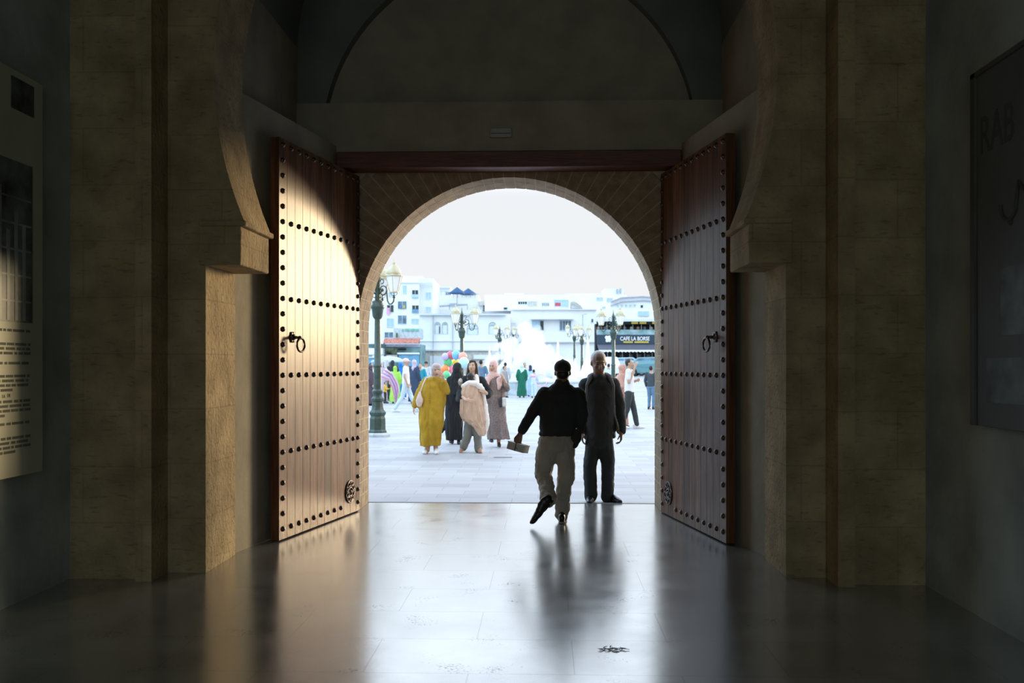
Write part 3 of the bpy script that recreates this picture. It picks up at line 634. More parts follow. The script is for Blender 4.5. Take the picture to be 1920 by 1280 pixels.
# long white building with arched windows
B=Bld('villa','long white building with arched windows behind the balloons',90)
B.box(787,957,590,720,white,'wall',dep=8,base=True); B.box(786,948,588,591,pale,'cornice',dep=1,off=-.35)
B.box(787,957,655,657.5,pale,'ledge',dep=.5,off=-.3); B.box(787,957,657.5,705,beige,'ground_floor',dep=.3,off=-.05); B.box(787,957,638.5,640,white2,'string_course',dep=.3,off=-.1)
for q in ((816,825,604,626),(829.5,839,604,626),(917,930,604,626),(876,896,606,627)): B.archwin(*q)
B.box(823.5,825,612,625,wind,'open_shutter',dep=.06,off=-.1)
B.box(812,813,590,700,metalg,'downpipe',dep=.12,off=-.2); B.box(848.7,849.7,590,700,metalg,'downpipe',dep=.12,off=-.2)
B.box(806,832,667,690,white2,'shop_door',dep=.1,off=-.15); B.box(888,956,665,673,white2,'shop_sign',dep=.2,off=-.3)
# stepped building with the roof terrace behind it
B=Bld('terrace_house','stepped white house with a roof terrace and railings, above the arched building',112)
B.box(805,897,553,720,white,'wall',dep=10,base=True); B.box(809,842,536.5,553,white2,'roof_room',dep=4,off=2); B.box(808,843,535.6,537.4,pale,'roof_slab',dep=5,off=1.5)
B.rail(811,840,546,553.5); B.rail(850,897,551,558,off=-.2); B.win(843,857,569,573.5,pane=winl); B.win(834,843,545,552,pane=wing,off=2,bars=2)
v=Vol(); pts=[B.P(812,580),B.P(820,576.5),B.P(845,574.5),B.P(878,573)]
for p in pts: p.y=-2
v.tube(pts,.11,6)
for p in pts[1:]: v.tube([p,Vector((p.x,p.y,p.z-.9))],.05,5); 
v.build('pergola',metalg,B.r); B.box(797,808,576,584,M('grey_glass_room',(.5,.58,.62)),'roof_shed',dep=2,off=-2.2)
v=Vol(); v.box((B.P(808,0).x,-3,B.P(0,590).z),(B.P(905,0).x,-1.2,B.P(0,583).z)); v.build('terrace_parapet',white2,B.r)
B.box(897,917,566,574,beige,'roof_clutter',dep=1.5,off=-1.5); B.box(909,916,561,567,M('grey_tank',(.3,.33,.36)),'water_tank',dep=1.2,off=-1.4); B.box(907,914,574,585,wind,'roof_doorway',dep=.3,off=-1.8)
v=Vol(); p=B.P(917,580); v.ball((p.x,-2.1,p.z),(.38,.12,.42)); v.build('satellite_dish',M('dish_grey',(.5,.55,.6)),B.r,smooth=True)
B.box(896,958,568,586,white,'roof_wall',dep=3,off=-1.2); 
for k,(px,py,s_) in enumerate(((857,543,1),(878,545,1))):
    p=B.P(px,py); w0=B.r.matrix_basis if False else None
    rt=empty('parasol',W(px,110+2.6*k,0),YAW,('dark blue parasol on the roof terrace, the left one' if k==0 else 'dark blue parasol on the roof terrace, the right one'),'parasol','parasols on the roof terrace')
    z=1.6+(HZ-py)*(110+2.6*k)/F; rt.location.z=z-1.75
    v=Vol(); v.lathe([(.0+.02,.35),(.92,-.28),(.94,-.42),(.90,-.42),(.02,.2)][::-1],c=(0,0,1.7),n=8); v.build('canopy',M('dark_blue_canvas',(.03,.10,.22),.8,.15),rt)
    v=Vol(); v.tube([(0,0,0),(0,0,1.95)],.04); v.build('pole',metalg,rt)
# middle white building
B=Bld('white_house','broad white building with two square windows, behind the fountain',93)
B.box(958,1118,580,720,white,'wall',dep=9,base=True); B.box(908,1068,551,581,white,'upper_storey',dep=6,off=1.2); B.box(945,983,545.5,552,white2,'roof_room',dep=3,off=3)
B.box(956,1119,579,581,white2,'cornice',dep=.8,off=-.25); B.box(995,1075,597.5,599.3,pale,'window_hood',dep=.7,off=-.6); B.box(958,1118,640,642,pale,'ledge',dep=.4,off=-.3)
B.win(998,1019,601.5,618.5,pane=winl); B.box(1013,1019,601.5,618.5,wind,'open_shutter',dep=.05,off=-.09); B.win(1049.5,1070.5,601.5,619,pane=wing,bars=3); B.win(956+3,966,606,618,pane=white2); B.win(1109,1112,598,604,pane=wind,bars=0)
B.win(972,988,564,568.5,pane=wind,off=1.2,bars=3); B.win(991,1007,563.6,572.5,pane=beige,off=1.2); B.win(1017,1030,566.5,572,pane=M('grey_grille',(.3,.36,.38)),off=1.2,bars=3)
w_=B.win(1040.6,1067,561,572.5,pane=winl,off=1.2); B.box(1042,1052,566,572.3,M('red_awning',(.55,.08,.12)),'red_blind',dep=.05,off=1.12)
B.win(944.5,951,575,579,pane=wind,off=1.1,bars=0)
v=Vol(); a=B.P(1072,578); b=B.P(1093,565); v.prism([(a.x,a.z),(b.x,a.z),(b.x-.3,a.z+.35),(b.x-.8,b.z),(a.x,b.z)],0,2); v.build('roof_shack',M('corrugated_beige',(.50,.50,.47),.8,.2,2),B.r)
v=Vol(); p=B.P(1092,598); q=B.P(1092,590); r_=B.P(1099,589); v.tube([Vector((p.x,-.4,B.P(0,640).z)),Vector((q.x,-.4,q.z)),Vector((r_.x,-.6,r_.z))],.04,6); v.build('wall_light_bracket',metalg,B.r)
# back row
B=Bld('hillside_block','pale apartment block above the cafe with small blue windows',124)
B.box(1068,1175,553,720,white,'wall',dep=8,base=True); B.box(1135,1170,540,554,white2,'roof_room',dep=4,off=1); B.box(1157,1160,541,549,metalg,'roof_post',dep=.3,off=.8); B.box(1163.5,1166,539.5,549,metalg,'roof_post',dep=.3,off=.8)
for q in ((1119,1130,558,563),(1138,1148,559,566),(1129.4,1135,575,580)): B.win(*q,pane=winl)
B.box(1064,1150,545,553,white2,'back_wall',dep=3,off=5)
B=Bld('curved_house','pale building with a sloping grey roof line directly above the cafe sign',105)
v=Vol(); A=[B.P(1145,590),B.P(1240,590),B.P(1240,558),B.P(1205,556),B.P(1165,558),B.P(1145,566)]; v.prism([(p.x,p.z) for p in A],0,6); v.build('wall',white2,B.r)
v=Vol(); 
for dy in (0,1.4): 
    v.tube([Vector((B.P(x,y+dy*5).x,-.15,B.P(x,y+dy*5).z)) for x,y in ((1144,566),(1165,558),(1205,556),(1240,558))],.09,6)
v.build('roof_edge',M('grey_mauve_edge',(.42,.42,.47)),B.r)
B.win(1201,1205.5,572,577,pane=wind,bars=0); B.win(1183,1193,588,591,pane=beige,bars=0)
for i in range(5): B.win(1156+i*8,1159.5+i*8,571,575,pane=M('soft_grey_pane',(.45,.52,.56)),bars=0)
B.box(1130,1240,580,720,white,'lower_wall',dep=6,off=-.6,base=True); B.box(1195,1215,584,593,winl,'sign_panel',dep=.1,off=-.75)
# the cafe
B=Bld('cafe','two storey cafe with dark sign board and awning at the right side',82,'cafe')
B.box(1118.5,1290,606,720,blk,'wall',dep=1.2,off=1.0,base=True); B.box(1118,1290,599,603,pale,'upper_ledge',dep=1.6,off=-.6)
B.box(1118.5,1290,602,608,blk,'upper_fascia',dep=.3,off=-.3); 
random.seed(8)
x=1183
for k in range(11): 
    if k!=5: B.box(x,x+2.1,603,607.2,yel,'yellow_letter',dep=.05,off=-.36)
    x+=2.55
B.box(1222,1226,603,607.2,yel,'yellow_letter',dep=.05,off=-.36)
B.box(1119,1290,612,619,brn,'terrace_interior',dep=.4,off=.7); B.box(1118.5,1290,618,627.5,mixc,'terrace_railing',dep=.15,off=-.2)
for k in range(9):
    p=B.P(1123+k*12.3,615); v=Vol(); v.ball((p.x,.2,p.z),(.13,.13,.16)); v.ball((p.x,.2,p.z-.35),(.22,.15,.28)); o=v.build('terrace_figure',M('muted_clothes_%d'%(k%3),[(.35,.22,.16),(.12,.14,.2),(.45,.42,.4)][k%3]),B.r,smooth=True)
for k in range(7): B.box(1122+k*16,1122.8+k*16,603,628,metalg,'terrace_post',dep=.08,off=-.1)
sb=B.box(1118.5,1290,627.8,645,navy,'sign_board',dep=.25,off=-.45)
p=B.P(1161.5,638.3); text('CAFE LA BORSE','sign_lettering',wsign,sb,.46,(p.x,-.47,p.z),(R(90),0,0),.02,sx=.78)
for k in range(16):
    if k in (6,): continue
    B.box(1168+k*2.95,1170.2+k*2.95,639.8+.2*(k%2),642.8,yel,'small_yellow_mark',dep=.03,off=-.48,parent=sb)
v=Vol(); p=B.P(1139,635.5)
for dx,dz,r_ in ((-.12,.12,.15),(.1,.14,.15),(0,-.02,.2),(-.08,-.16,.13),(.12,-.15,.13),(.2,0,.1)): v.ball((p.x+dx,-.47,p.z+dz),(r_,.03,r_))
v.build('logo',wsign,sb,smooth=True)
v=Vol(); a=B.P(1119,656.5); b=B.P(1290,645.5); v.prism([(-1.9,a.z),(-.4,b.z),(-.35,b.z-.05),(-1.85,a.z-.05)],a.x,b.x,axis='x'); v.build('awning',awn,B.r)
v=Vol(); x=a.x
while x<b.x: v.prism([(x,a.z),(x+.3,a.z),(x+.3,a.z-.12),(x+.15,a.z-.2),(x,a.z-.12)],-1.93,-1.88); x+=.3
v.build('awning_valance',wsign,B.r)
for k in range(8): B.box(1126+k*14,1127.2+k*14,661,700,metalg,'shopfront_post',dep=.1,off=.6)
for k in range(6): B.box(1130+k*17,1137+k*17,664,682,M('dim_shop_display',(.10,.10,.07),.5,.6,3),'display',dep=.1,off=.85)
# parked cars on the raised street
def car(px,d,rz,c,label,L_=4.2):
    rt=empty('car',W(px,d,.7),rz,label,'car','parked cars before the cafe')
    prof=[(-2.1,.25),(-2.12,.75),(-1.95,.88),(-1.55,.95),(-.95,1.42),(.65,1.46),(1.25,1.02),(1.95,.88),(2.12,.68),(2.12,.25)]
    v=Vol(); n=len(prof); vs=[]
    for y,sx in ((-.86,.0),(-.80,.0),(.80,0),(.86,0)):
        for a,z in prof: vs.append((a*(1 if abs(y)<.83 else .985),y*(.84 if z>1.1 else 1),z))
    fs=[tuple(range(n)),tuple(range(4*n-1,3*n-1,-1))]
    for k in range(3): fs+=[(k*n+i,(k+1)*n+i,(k+1)*n+(i+1)%n,k*n+(i+1)%n) for i in range(n)]
    v.add(vs,fs); v.build('body',c,rt,bevel=.05)
    for s in (-1,1):
        v=Vol(); v.prism([(-1.35,.98),(-.88,1.34),(-.1,1.37),(-.1,.98)],s*.77,s*.80); v.prism([(-.02,.98),(-.02,1.37),(.58,1.38),(1.05,1.0)],s*.77,s*.80); v.build('side_window',wing,rt)
    v=Vol(); v.prism([(.68,1.43),(1.22,1.05),(1.24,1.08),(.70,1.46)],-.66,.66); v.build('windscreen',wing,rt)
    for x in (-1.3,1.3):
        for s in (-1,1):
            v=Vol(); v.cone((x,s*.70,.31),.31,(x,s*.87,.31),.31,20); wh=v.build('wheel',M('tyre',(.02,.02,.02),.8),rt)
            v=Vol(); v.cone((x,s*.86,.31),.17,(x,s*.885,.31),.16,14); v.build('hubcap',M('hub',(.4,.4,.42),.3,metal=.6),wh)
car(1168,76,R(8),M('light_blue_car_paint',(.35,.48,.58),.25,.05,coat=.6),'light blue parked car behind the man in the white shirt')
car(1222,72,R(-12),M('teal_car_paint',(.10,.26,.30),.25,.05,coat=.6),'teal parked car cut by the right side of the arch')
car(1137,69,R(90),M('white_car_paint',(.7,.72,.75),.25,.05,coat=.6),'white parked car behind the bald man')
# ---------------- people ----------------
skin=M('tan_skin',(.50,.30,.20),.55,.06,4); skind=M('dark_tan_skin',(.30,.17,.11),.5,.08,4); skinl=M('light_skin',(.62,.40,.29),.55,.05,4)
eyem=M('dark_eye',(.05,.035,.028),.2,0); browm=M('eyebrow_hair',(.05,.03,.02),.7,.1); lipm=M('lip',(.38,.14,.12),.5,.05); hairm=M('black_hair',(.012,.010,.009),.5,.4,30,stretch=(6,6,1)); hairb=M('dark_brown_hair',(.035,.020,.014),.5,.4,30,stretch=(6,6,1))
def cl(n,c,rough=.9,**k): return M('cloth_'+n,c,rough,k.pop('var',.08),k.pop('scale',5),bump=.15,bs=40,**k)
class Pn:
    def __init__(s,label,px,py,group,d=None,z0=-.012):
        s.d=d or dfoot(py,z0); s.px=px; s.py=py; s.s=F/s.d
        s.r=empty('person',W(px,s.d,z0),YAW,label,'person',group)
        s.b=Vol(); s.par={}
    def P(s,px,py,dy=0): k=(s.d+dy)/s.d; return Vector(((px-s.px)/s.s*k+ (s.px-960)/F*dy,dy,max(0,(s.py-py)/s.s*k-(k-1)*1.6)))
    def head(s,c,yaw=0,pitch=0,k=1.0,body=True,eyes=True,neck=None,skinmat=None):
        c=Vector(c); m=Matrix.Rotation(yaw,3,'Z')@Matrix.Rotation(pitch,3,'X'); V=s.b
        def q(x,f,z): return c+m@Vector((x*k,-f*k,z*k))
        V.ball(q(0,-.014,.026),(.076*k,.094*k,.090*k),yaw); V.ball(q(0,.018,-.03),(.066*k,.074*k,.086*k),yaw); V.ball(q(0,.030,-.080),(.049*k,.045*k,.036*k),yaw); V.ball(q(0,.0,-.055),(.062*k,.06*k,.05*k),yaw)
        V.cone(q(0,.082,.012),.008*k,q(0,.108,-.030),.015*k); V.ball(q(0,.104,-.032),.015*k)
        V.ball(q(0,.076,.024),(.048*k,.014*k,.010*k),yaw)
        for x in (-1,1):
            V.ball(q(x*.077,-.008,-.008),(.009*k,.018*k,.029*k),yaw); V.ball(q(x*.036,.062,-.028),(.022*k,.022*k,.022*k),yaw)
        V.ball(q(0,.080,-.060),(.026*k,.012*k,.012*k),yaw)
        if neck is not None: V.cone(q(0,-.01,-.05),.056*k,neck,.064*k)
        s.fe=[]
        if eyes:
            for x in (-1,1): s.fe.append(('eye',q(x*.029,.081,.004),(.0105*k,.0045*k,.0045*k),yaw,eyem)); s.fe.append(('eyebrow',q(x*.031,.087,.026),(.019*k,.005*k,.0035*k),yaw,browm))
            s.fe.append(('lips',q(0,.091,-.061),(.021*k,.006*k,.007*k),yaw,lipm))
        s.q=q; s.hc=c; s.hyaw=yaw; s.k=k; return q
    def hand(s,w,dr,side=1,curl=.5,k=1.0,palm=None):
        w=Vector(w); dr=Vector(dr).normalized(); pn=Vector(palm) if palm else Vector((-side,0,0)); pn=(pn-dr*pn.dot(dr)).normalized(); sd=dr.cross(pn)*1
        V=s.b; q=lambda a,b,c_: w+dr*a*k+sd*b*k+pn*c_*k
        V.cone(q(-.03,0,0),.026*k,q(.02,0,0),.026*k)
        for b in (-.026,-.009,.009,.026): V.cone(q(.0,b*.7,0),.014*k,q(.085,b,0),.0125*k,10)
        for b,l in ((-.029,.062),(-.010,.078),(.010,.084),(.029,.074)):
            p=q(.082,b,0); a=0; r=.0092*k
            for j,f in enumerate((.45,.32,.23)):
                a+=curl*(.6,1,.8)[j]; n_=p+(dr*math.cos(a)+pn*math.sin(a))*l*f*k; V.cone(p,r,n_,r*.92,8); V.ball(n_,r*.92,n=8,m=5); p=n_; r*=.92
        p=q(.012,.026,.004); n1=q(.045,.052,.018); n2=q(.075,.052,.034); V.chain([p,n1,n2],[.013*k,.0108*k,.0095*k],8)
    def limbs(s,arms=(),legs=()):
        for c_ in arms: s.b.chain(c_,[.045*s.k,.036*s.k,.026*s.k],10)
        for c_ in legs: s.b.chain(c_,[.07*s.k,.045*s.k,.036*s.k],10)
    def finish(s,mat,voxel=.011,it=2):
        b=s.b.solid('body',mat,s.r,voxel,it); 
        for nm,p,r,yw,mt in getattr(s,'fe',[]):
            v=Vol(); v.ball(p,r,yw,10,6); v.build(nm,mt,b,smooth=True)
        return b
    def part(s,name,vol,mat,voxel=.013,it=2,wr=0.0,ws=7,wz=1.0,floor=None): return vol.solid(name,mat,s.r,voxel,it,wr,ws,wz,floor)
    def shoe(s,heel,dr,mat,L_=.27,sole=None,wd=1.0):
        heel=Vector(heel); dr=Vector(dr).normalized(); up=Vector((0,0,1)); up=(up-dr*up.dot(dr)); up=up.normalized() if up.length>.2 else Vector((0,-1,0)); sd=dr.cross(up)
        mtx=Matrix((sd,dr,up)).transposed().to_4x4(); mtx.translation=heel
        v=Vol()
        vv=Vol(); L0_=L_
        for t,rx,rz in ((.0,.036,.05),(.12,.037,.055),(.28,.037,.052),(.45,.038,.042),(.62,.044,.034),(.78,.045,.029),(.9,.036,.024)):
            vv.ball((0,t*L0_*.92+.02,max(rz,.024)+.006),(rx*wd,.055,rz))
        v.add([mtx@p for p in vv.v],vv.f)
        v2=Vol()
        for t,rx in ((.02,.036),(.3,.034),(.6,.045),(.85,.040)): v2.ball((0,t*L0_*.95+.02,.012),(rx*wd,.05,.013))
        v.add([mtx@p for p in v2.v],v2.f)
        o=v.solid('shoe',mat,s.r,.009,1)
        if sole:
            v3=Vol(); 
            for t,rx in ((.02,.038),(.3,.036),(.6,.047),(.85,.041)): v3.ball((0,t*L0_*.95+.02,.010),(rx*wd*1.06,.055,.013))
            v4=Vol(); v4.add([mtx@p for p in v3.v],v3.f); v4.solid('sole',sole,o,.008,1)
        return o
    def hijab(s,mat,drop=.22,wd=.17,dp=.12,tail=None,full=False,name='headscarf'):
        k=s.k; q=s.q; y=s.hyaw; v=Vol()
        v.ball(q(0,-.024,.022),(.094*k,.108*k,.112*k),y,16,12); v.ball(q(0,.02,.075),(.07*k,.062*k,.05*k),y)
        if full: v.ball(q(0,.03,-.03),(.078*k,.085*k,.10*k),y)
        a=q(0,-.022,-.055); b=q(0,-.01,-.12-drop)
        v.stack(a,b,[(0,.082*k,.092*k),(.25,.088,.092),(.6,wd*.85,dp*.95),(1,wd,dp)],y,12)
        for x in (-1,1): v.cone(q(x*.066,.012,.03),.030*k,q(x*.058,.03,-.09),.034*k)
        v.ball(q(0,.02,-.118),(.06,.058,.028),y)
        if tail: v.chain(*tail)
        return s.part(name,v,mat,.011,2,.012,9,.6)
def limb(v,pts,rs): v.chain(pts,rs,14)
def robe(v,P,rows,kf=9,yaw=0,dpt=.72,amp=.05):
    """rows: (pxl, pxr, py, dy[,amp])"""
    rings=[]
    for i,r in enumerate(rows):
        a=P(r[0],r[2]); b=P(r[1],r[2]); rx=(b.x-a.x)/2; am=r[4] if len(r)>4 else amp
        rings.append(((a.x+b.x)/2,r[3],a.z,rx,max(.12,min(rx*dpt,.27)),am,kf,i*.22))
    rings.sort(key=lambda t:t[2]); 
    # subdivide
    out=[]
    for a,b in zip(rings,rings[1:]):
        for j in range(5):
            u=j/5; u2=u*u*(3-2*u); out.append(tuple(a[i]+(b[i]-a[i])*(u2 if i in(3,4) else u) for i in range(6))+(kf,a[7]+(b[7]-a[7])*u))
    out.append(rings[-1]); v.loft(out,56,yaw)
GA='people walking on the plaza'; GB='distant people at the left of the plaza'; GC='distant people by the fountain'
black=cl('black',(.034,.038,.04)); char=cl('charcoal_knit',(.042,.043,.041)); blackr=cl('black_robe',(.012,.013,.016)); beigec=cl('beige_cotton',(.50,.47,.40)); greyl=cl('grey_lining',(.20,.20,.21)); shoeb=M('black_leather_shoe',(.012,.012,.013),.35,.1)
# --- bald man coming in ---
p=Pn('person with cropped white hair in dark open jacket and black trousers entering the gate',1125,941,'the two people in the gateway'); P=p.P
p.head(P(1122.5,680),yaw=R(6),pitch=R(14),k=1.13,neck=P(1124,712,.02))
p.b.stack(P(1124,820),P(1124,714),[(0,.13,.09),(.5,.13,.09),(.9,.12,.07),(1,.06,.05)])
p.b.chain([P(1160,808,-.03),P(1164.5,812,-.035)],[.03,.028]); p.hand(P(1165,811,-.035),(-.05,-.15,-1),side=1,curl=.75,k=1.02)
p.b.chain([P(1090,800,0),P(1091,812,-.02)],[.03,.028]); p.hand(P(1091,812,-.02),(.05,-.1,-1),side=-1,curl=.6)
p.limbs([(P(1153,722,.02),P(1163,762,.03),P(1160,808,-.03)),(P(1096,722,.02),P(1087,762,.04),P(1090,800))],[(P(1116,820),P(1106,872,-.04),P(1108,931,.02)),(P(1133,820),P(1140,872,-.02),P(1139,931,.03))]); p.b.stack(P(1124,832),P(1124,810),[(0,.12,.1),(1,.13,.1)])
b=p.finish(skind,.009)
q=p.q; v=Vol(); v.ball(q(0,-.034,.032),(.0815*p.k,.086*p.k,.092*p.k),p.hyaw,24,16); v.ball(q(0,-.045,-.02),(.074*p.k,.066*p.k,.06*p.k),p.hyaw,20,12); p.part('short_hair',v,M('white_cropped_hair',(.75,.75,.78),.9,.1,60),.008,1,.002,40)
v=Vol(); v.stack(P(1124,822),P(1124,716),[(0,.165,.125),(.3,.175,.135),(.7,.185,.12),(.93,.17,.10),(1,.11,.09)],0,14); v.ball(P(1123.5,708,.0),(.088,.085,.055)); p.part('sweater',v,char,.012,3,.006,8)
v=Vol(); v.stack(P(1125,818,.035),P(1125,716,.03),[(0,.195,.115),(.3,.19,.12),(.7,.205,.115),(.93,.19,.10),(1,.12,.08)],0,14)
limb(v,[P(1150,719,.02),P(1163,762,.03),P(1166,806,-.02)],[.082,.068,.056]); limb(v,[P(1098,719,.02),P(1087,762,.04),P(1090,803,0)],[.075,.068,.052])
limb(v,[P(1134,712,.03),P(1143,716,.02),P(1151,723,.02)],[.062,.072,.080]); limb(v,[P(1114,712,.03),P(1105,716,.02),P(1097,723,.02)],[.062,.072,.080]); p.part('jacket',v,black,.012,3,.010,9)
for nm,pts in (('jacket_edge',[P(1145,709,-.06),P(1150,722,-.115),P(1151,750,-.125),P(1152,775,-.12),P(1160,804,-.11)]),('jacket_edge',[P(1106,709,-.06),P(1100,722,-.115),P(1098,750,-.125),P(1097,790,-.12)])):
    v=Vol(); v.chain(pts,[.022,.019,.016,.015,.013][:len(pts)],10); p.part(nm,v,greyl,.009,2,.004,12)
v=Vol(); v.tube([P(1105,713,-.08),P(1106,706,-.02),P(1110,703,.06),P(1124,701,.10),P(1138,703,.06),P(1143,706,-.02),P(1145,713,-.08)],[.024,.032,.036,.04,.036,.032,.024],12); p.part('hood',v,greyl,.012,2,.008,10)
v=Vol(); v.stack(P(1124,834),P(1124,806),[(0,.17,.125),(1,.165,.12)],0,8); limb(v,[P(1113,828,0),P(1106,872,-.04),P(1107,905,0),P(1108,931,.02)],[.100,.084,.078,.078]); limb(v,[P(1135,828,0),P(1140,872,-.02),P(1139.5,905,0),P(1139,931,.03)],[.100,.084,.078,.080])
p.part('trousers',v,black,.012,3,.009,8)
p.shoe(P(1107,941,.10),(-.12,-1,0),shoeb,.28); p.shoe(P(1139,941,.10),(.45,-.9,0),shoeb,.28)
# --- man in cap walking out, carrying a box ---
p=Pn('person in black cap, black sweater and beige trousers walking out with a white box',1047,981,'the two people in the gateway'); P=p.P
p.head(P(1055,698),yaw=R(176),pitch=0,k=1.0,neck=P(1054,724,-.02),eyes=False)
p.b.stack(P(1045,820),P(1052,728),[(0,.13,.10),(.6,.15,.10),(1,.08,.07)])
HW=P(975,815,-.03); p.b.chain([P(979,806,-.02),HW],[.028,.027]); p.hand(HW,(-.25,-.1,-.95),side=-1,curl=.55,k=1.05,palm=(.3,-.9,-.2))
p.b.chain([P(1083,806,.0),P(1084,814,0)],[.028,.027]); p.hand(P(1084,814,0),(.02,-.05,-1),side=1,curl=.5)
p.limbs([(P(1022,739,0),P(999,772,-.02),P(979,806,-.02)),(P(1084,740,0),P(1091,775,0),P(1083,806,0))],[(P(1030,825),P(1018,884,.06),P(1032,938,-.22)),(P(1058,825),P(1062,888,.03),P(1054,968))])
p.finish(skind,.009)
q=p.q; v=Vol(); v.ball(q(0,-.012,.052),(.088,.104,.078),p.hyaw,16,12); v.stack(q(0,-.012,.02),q(0,-.012,.05),[(0,.0865,.103),(1,.088,.104)],p.hyaw,6); v.ball(q(0,-.012,.13),.012); p.part('cap',v,black,.010,2,.002)
v=Vol(); v.ball(q(0,.115,.03),(.065,.05,.01),p.hyaw); p.part('cap_brim',v,black,.008,1)
v=Vol(); v.ball(q(0,-.055,-.015),(.070,.055,.055),p.hyaw); p.part('hair',v,hairm,.010,1)
v=Vol(); v.stack(P(1045,812),P(1053,727),[(0,.185,.14),(.18,.20,.15),(.55,.205,.14),(.85,.215,.12),(1,.13,.09)],0,16); v.cone(P(1053,728),.085,P(1054,716),.066); 
limb(v,[P(1022,739,0),P(999,772,-.02),P(979,806,-.03)],[.083,.064,.050]); limb(v,[P(1084,740,0),P(1091,775,.0),P(1085,806,0)],[.083,.072,.060])
v.stack(P(1045,817),P(1045,811),[(0,.188,.143),(1,.192,.146)],0,4)
p.part('sweater',v,black,.011,3,.008,8)
v=Vol(); v.stack(P(1053.5,722,0),P(1054,712,0),[(0,.088,.085),(1,.068,.072)],0,6); p.part('collar',v,char,.009,1)
v=Vol(); v.stack(P(1043,840),P(1045,812),[(0,.195,.145),(.5,.198,.15),(1,.182,.135)],0,10)
limb(v,[P(1026,843,0),P(1018,884,.06),P(1025,915,-.08),P(1030,938,-.22)],[.112,.094,.085,.076]); limb(v,[P(1060,843,0),P(1062,888,.03),P(1056,925,.0),P(1054,966,-.0)],[.108,.090,.080,.072])
p.part('trousers',v,beigec,.011,2,.016,9)
p.shoe(P(1037,941,-.26),(-.62,-.12,-.68),shoeb,.285); p.shoe(P(1053,981,-.10),(.12,1,0),shoeb,.28,sole=M('pale_sole',(.5,.5,.48)))
v=Vol(); limb(v,[P(1082,806,-.05),P(1079,822,-.05),P(1076,833,-.04)],[.05,.066,.045]); p.part('dark_pouch',v,char,.012,2,.006)
v=Vol(); v.ball(P(1080.5,803,-.11),.009); v.build('metal_stud',M('bright_metal',(.9,.9,.9),.2,metal=1),p.r,smooth=True)
# box in his hand
bx=empty('cake_box',p.r.matrix_basis@Vector((0,0,0)),0,'small white carton with grey side hanging from the capped person\'s left hand','box')
bp=P(971.5,838,-.03); Rm=Matrix.Translation(bp)@Matrix.Rotation(R(13),4,'Y')@Matrix.Rotation(R(-28),4,'Z'); bx.matrix_basis=Matrix.Translation(W(1047,p.d,-.012))@Matrix.Rotation(YAW,4,'Z')@Rm
v=Vol(); v.box((-.095,-.06,-.04),(.095,.06,.035)); v.build('carton',M('grey_carton_side',(.66,.72,.75),.7,.03),bx,bevel=.002)
wc=M('white_carton_lid',(.93,.94,.95),.6,.02); v=Vol(); v.box((-.098,-.063,.028),(.098,.063,.041)); v.build('lid',wc,bx,bevel=.002)
v=Vol(); v.box((-.004,-.0655,-.041),(.004,.0655,.043)); v.box((-.099,-.004,.0405),(.099,.004,.0435)); v.torus((0,0,.055),.018,.003,n=14,m=6); v.build('string',M('dark_twine',(.1,.09,.08)),bx)
# --- woman in mustard robe ---
must=cl('mustard',(.42,.26,.018),var=.10); lav=cl('pale_mauve',(.50,.42,.42)); whit=cl('white',(.75,.72,.70)); pinkw=cl('blush',(.72,.58,.54))
p=Pn('person in long mustard robe and pale mauve headscarf covering face with one hand',812,850,GA); P=p.P
p.head(P(818,693),yaw=R(10),pitch=R(12),k=.98,neck=P(815,714,.02))
p.b.stack(P(812,770),P(813,716),[(0,.14,.1),(1,.12,.08)]); p.hand(P(830,704,-.18),(-.72,-.05,.6),side=-1,curl=.35,k=.95,palm=(-.2,1,.1)); p.b.cone(P(831,709,-.17),.027,P(830,704,-.18),.026)
p.hand(P(775.8,763,-.02),(-.05,-.05,-1),side=-1,curl=.4,k=.9)
for x,y in ((802,838),(817,838)): p.b.cone(P(x,832),.05,P(x,847),.034)
p.limbs([(P(796,714,0),P(786,737,-.02),P(776,762,-.02)),(P(827,714,0),P(836,733,-.05),P(831,709,-.17))],[(P(806,770),P(803,810),P(800,845)),(P(818,770),P(818,810),P(817,845))])
p.finish(skin,.010)
v=Vol(); robe(v,P,[(788,827,836,0,.09),(787,829,815,-.02,.07),(784.5,833,790,-.04,.05),(785,835,766,-.03,.03),(788,836,745,0,.015),(791,833,725,0,.01),(795,829,713,.01,0),(804,822,706,.01,0)],8,amp=.03)
limb(v,[P(798,714,0),P(787,737,-.02),P(779,758,-.03)],[.072,.076,.080]); limb(v,[P(826,714,0),P(837,733,-.05),P(833,716,-.15)],[.075,.076,.060])
p.part('robe',v,must,.012,1,.024,8,.28)
v=Vol()
for i in range(12): v.ball(P(808.5-.1*i,714+3.6*i,-.0)+Vector((0,-.165-.003*min(i,7),0)),.007,n=8,m=6)
v.build('button_row',M('dark_button',(.12,.06,.02)),p.r,smooth=True)
p.hijab(lav,.10,.13,.10)
p.shoe(P(800,850,.1),(-.1,-1,0),whit,.25); p.shoe(P(817,850,.06),(.15,-1,0),whit,.25)
v=Vol(); v.tube([P(800,706,-.06),P(794,718,-.14),P(789,732,-.17),P(787,742,-.16)],.011,8); v.build('bag_strap',pinkw,p.r,smooth=True)
v=Vol(); v.stack(P(786,758,-.17),P(787,738,-.17),[(0,.05,.04),(.35,.068,.05),(1,.03,.03)],0,10); p.part('shoulder_bag',v,pinkw,.010,2,.006,14)
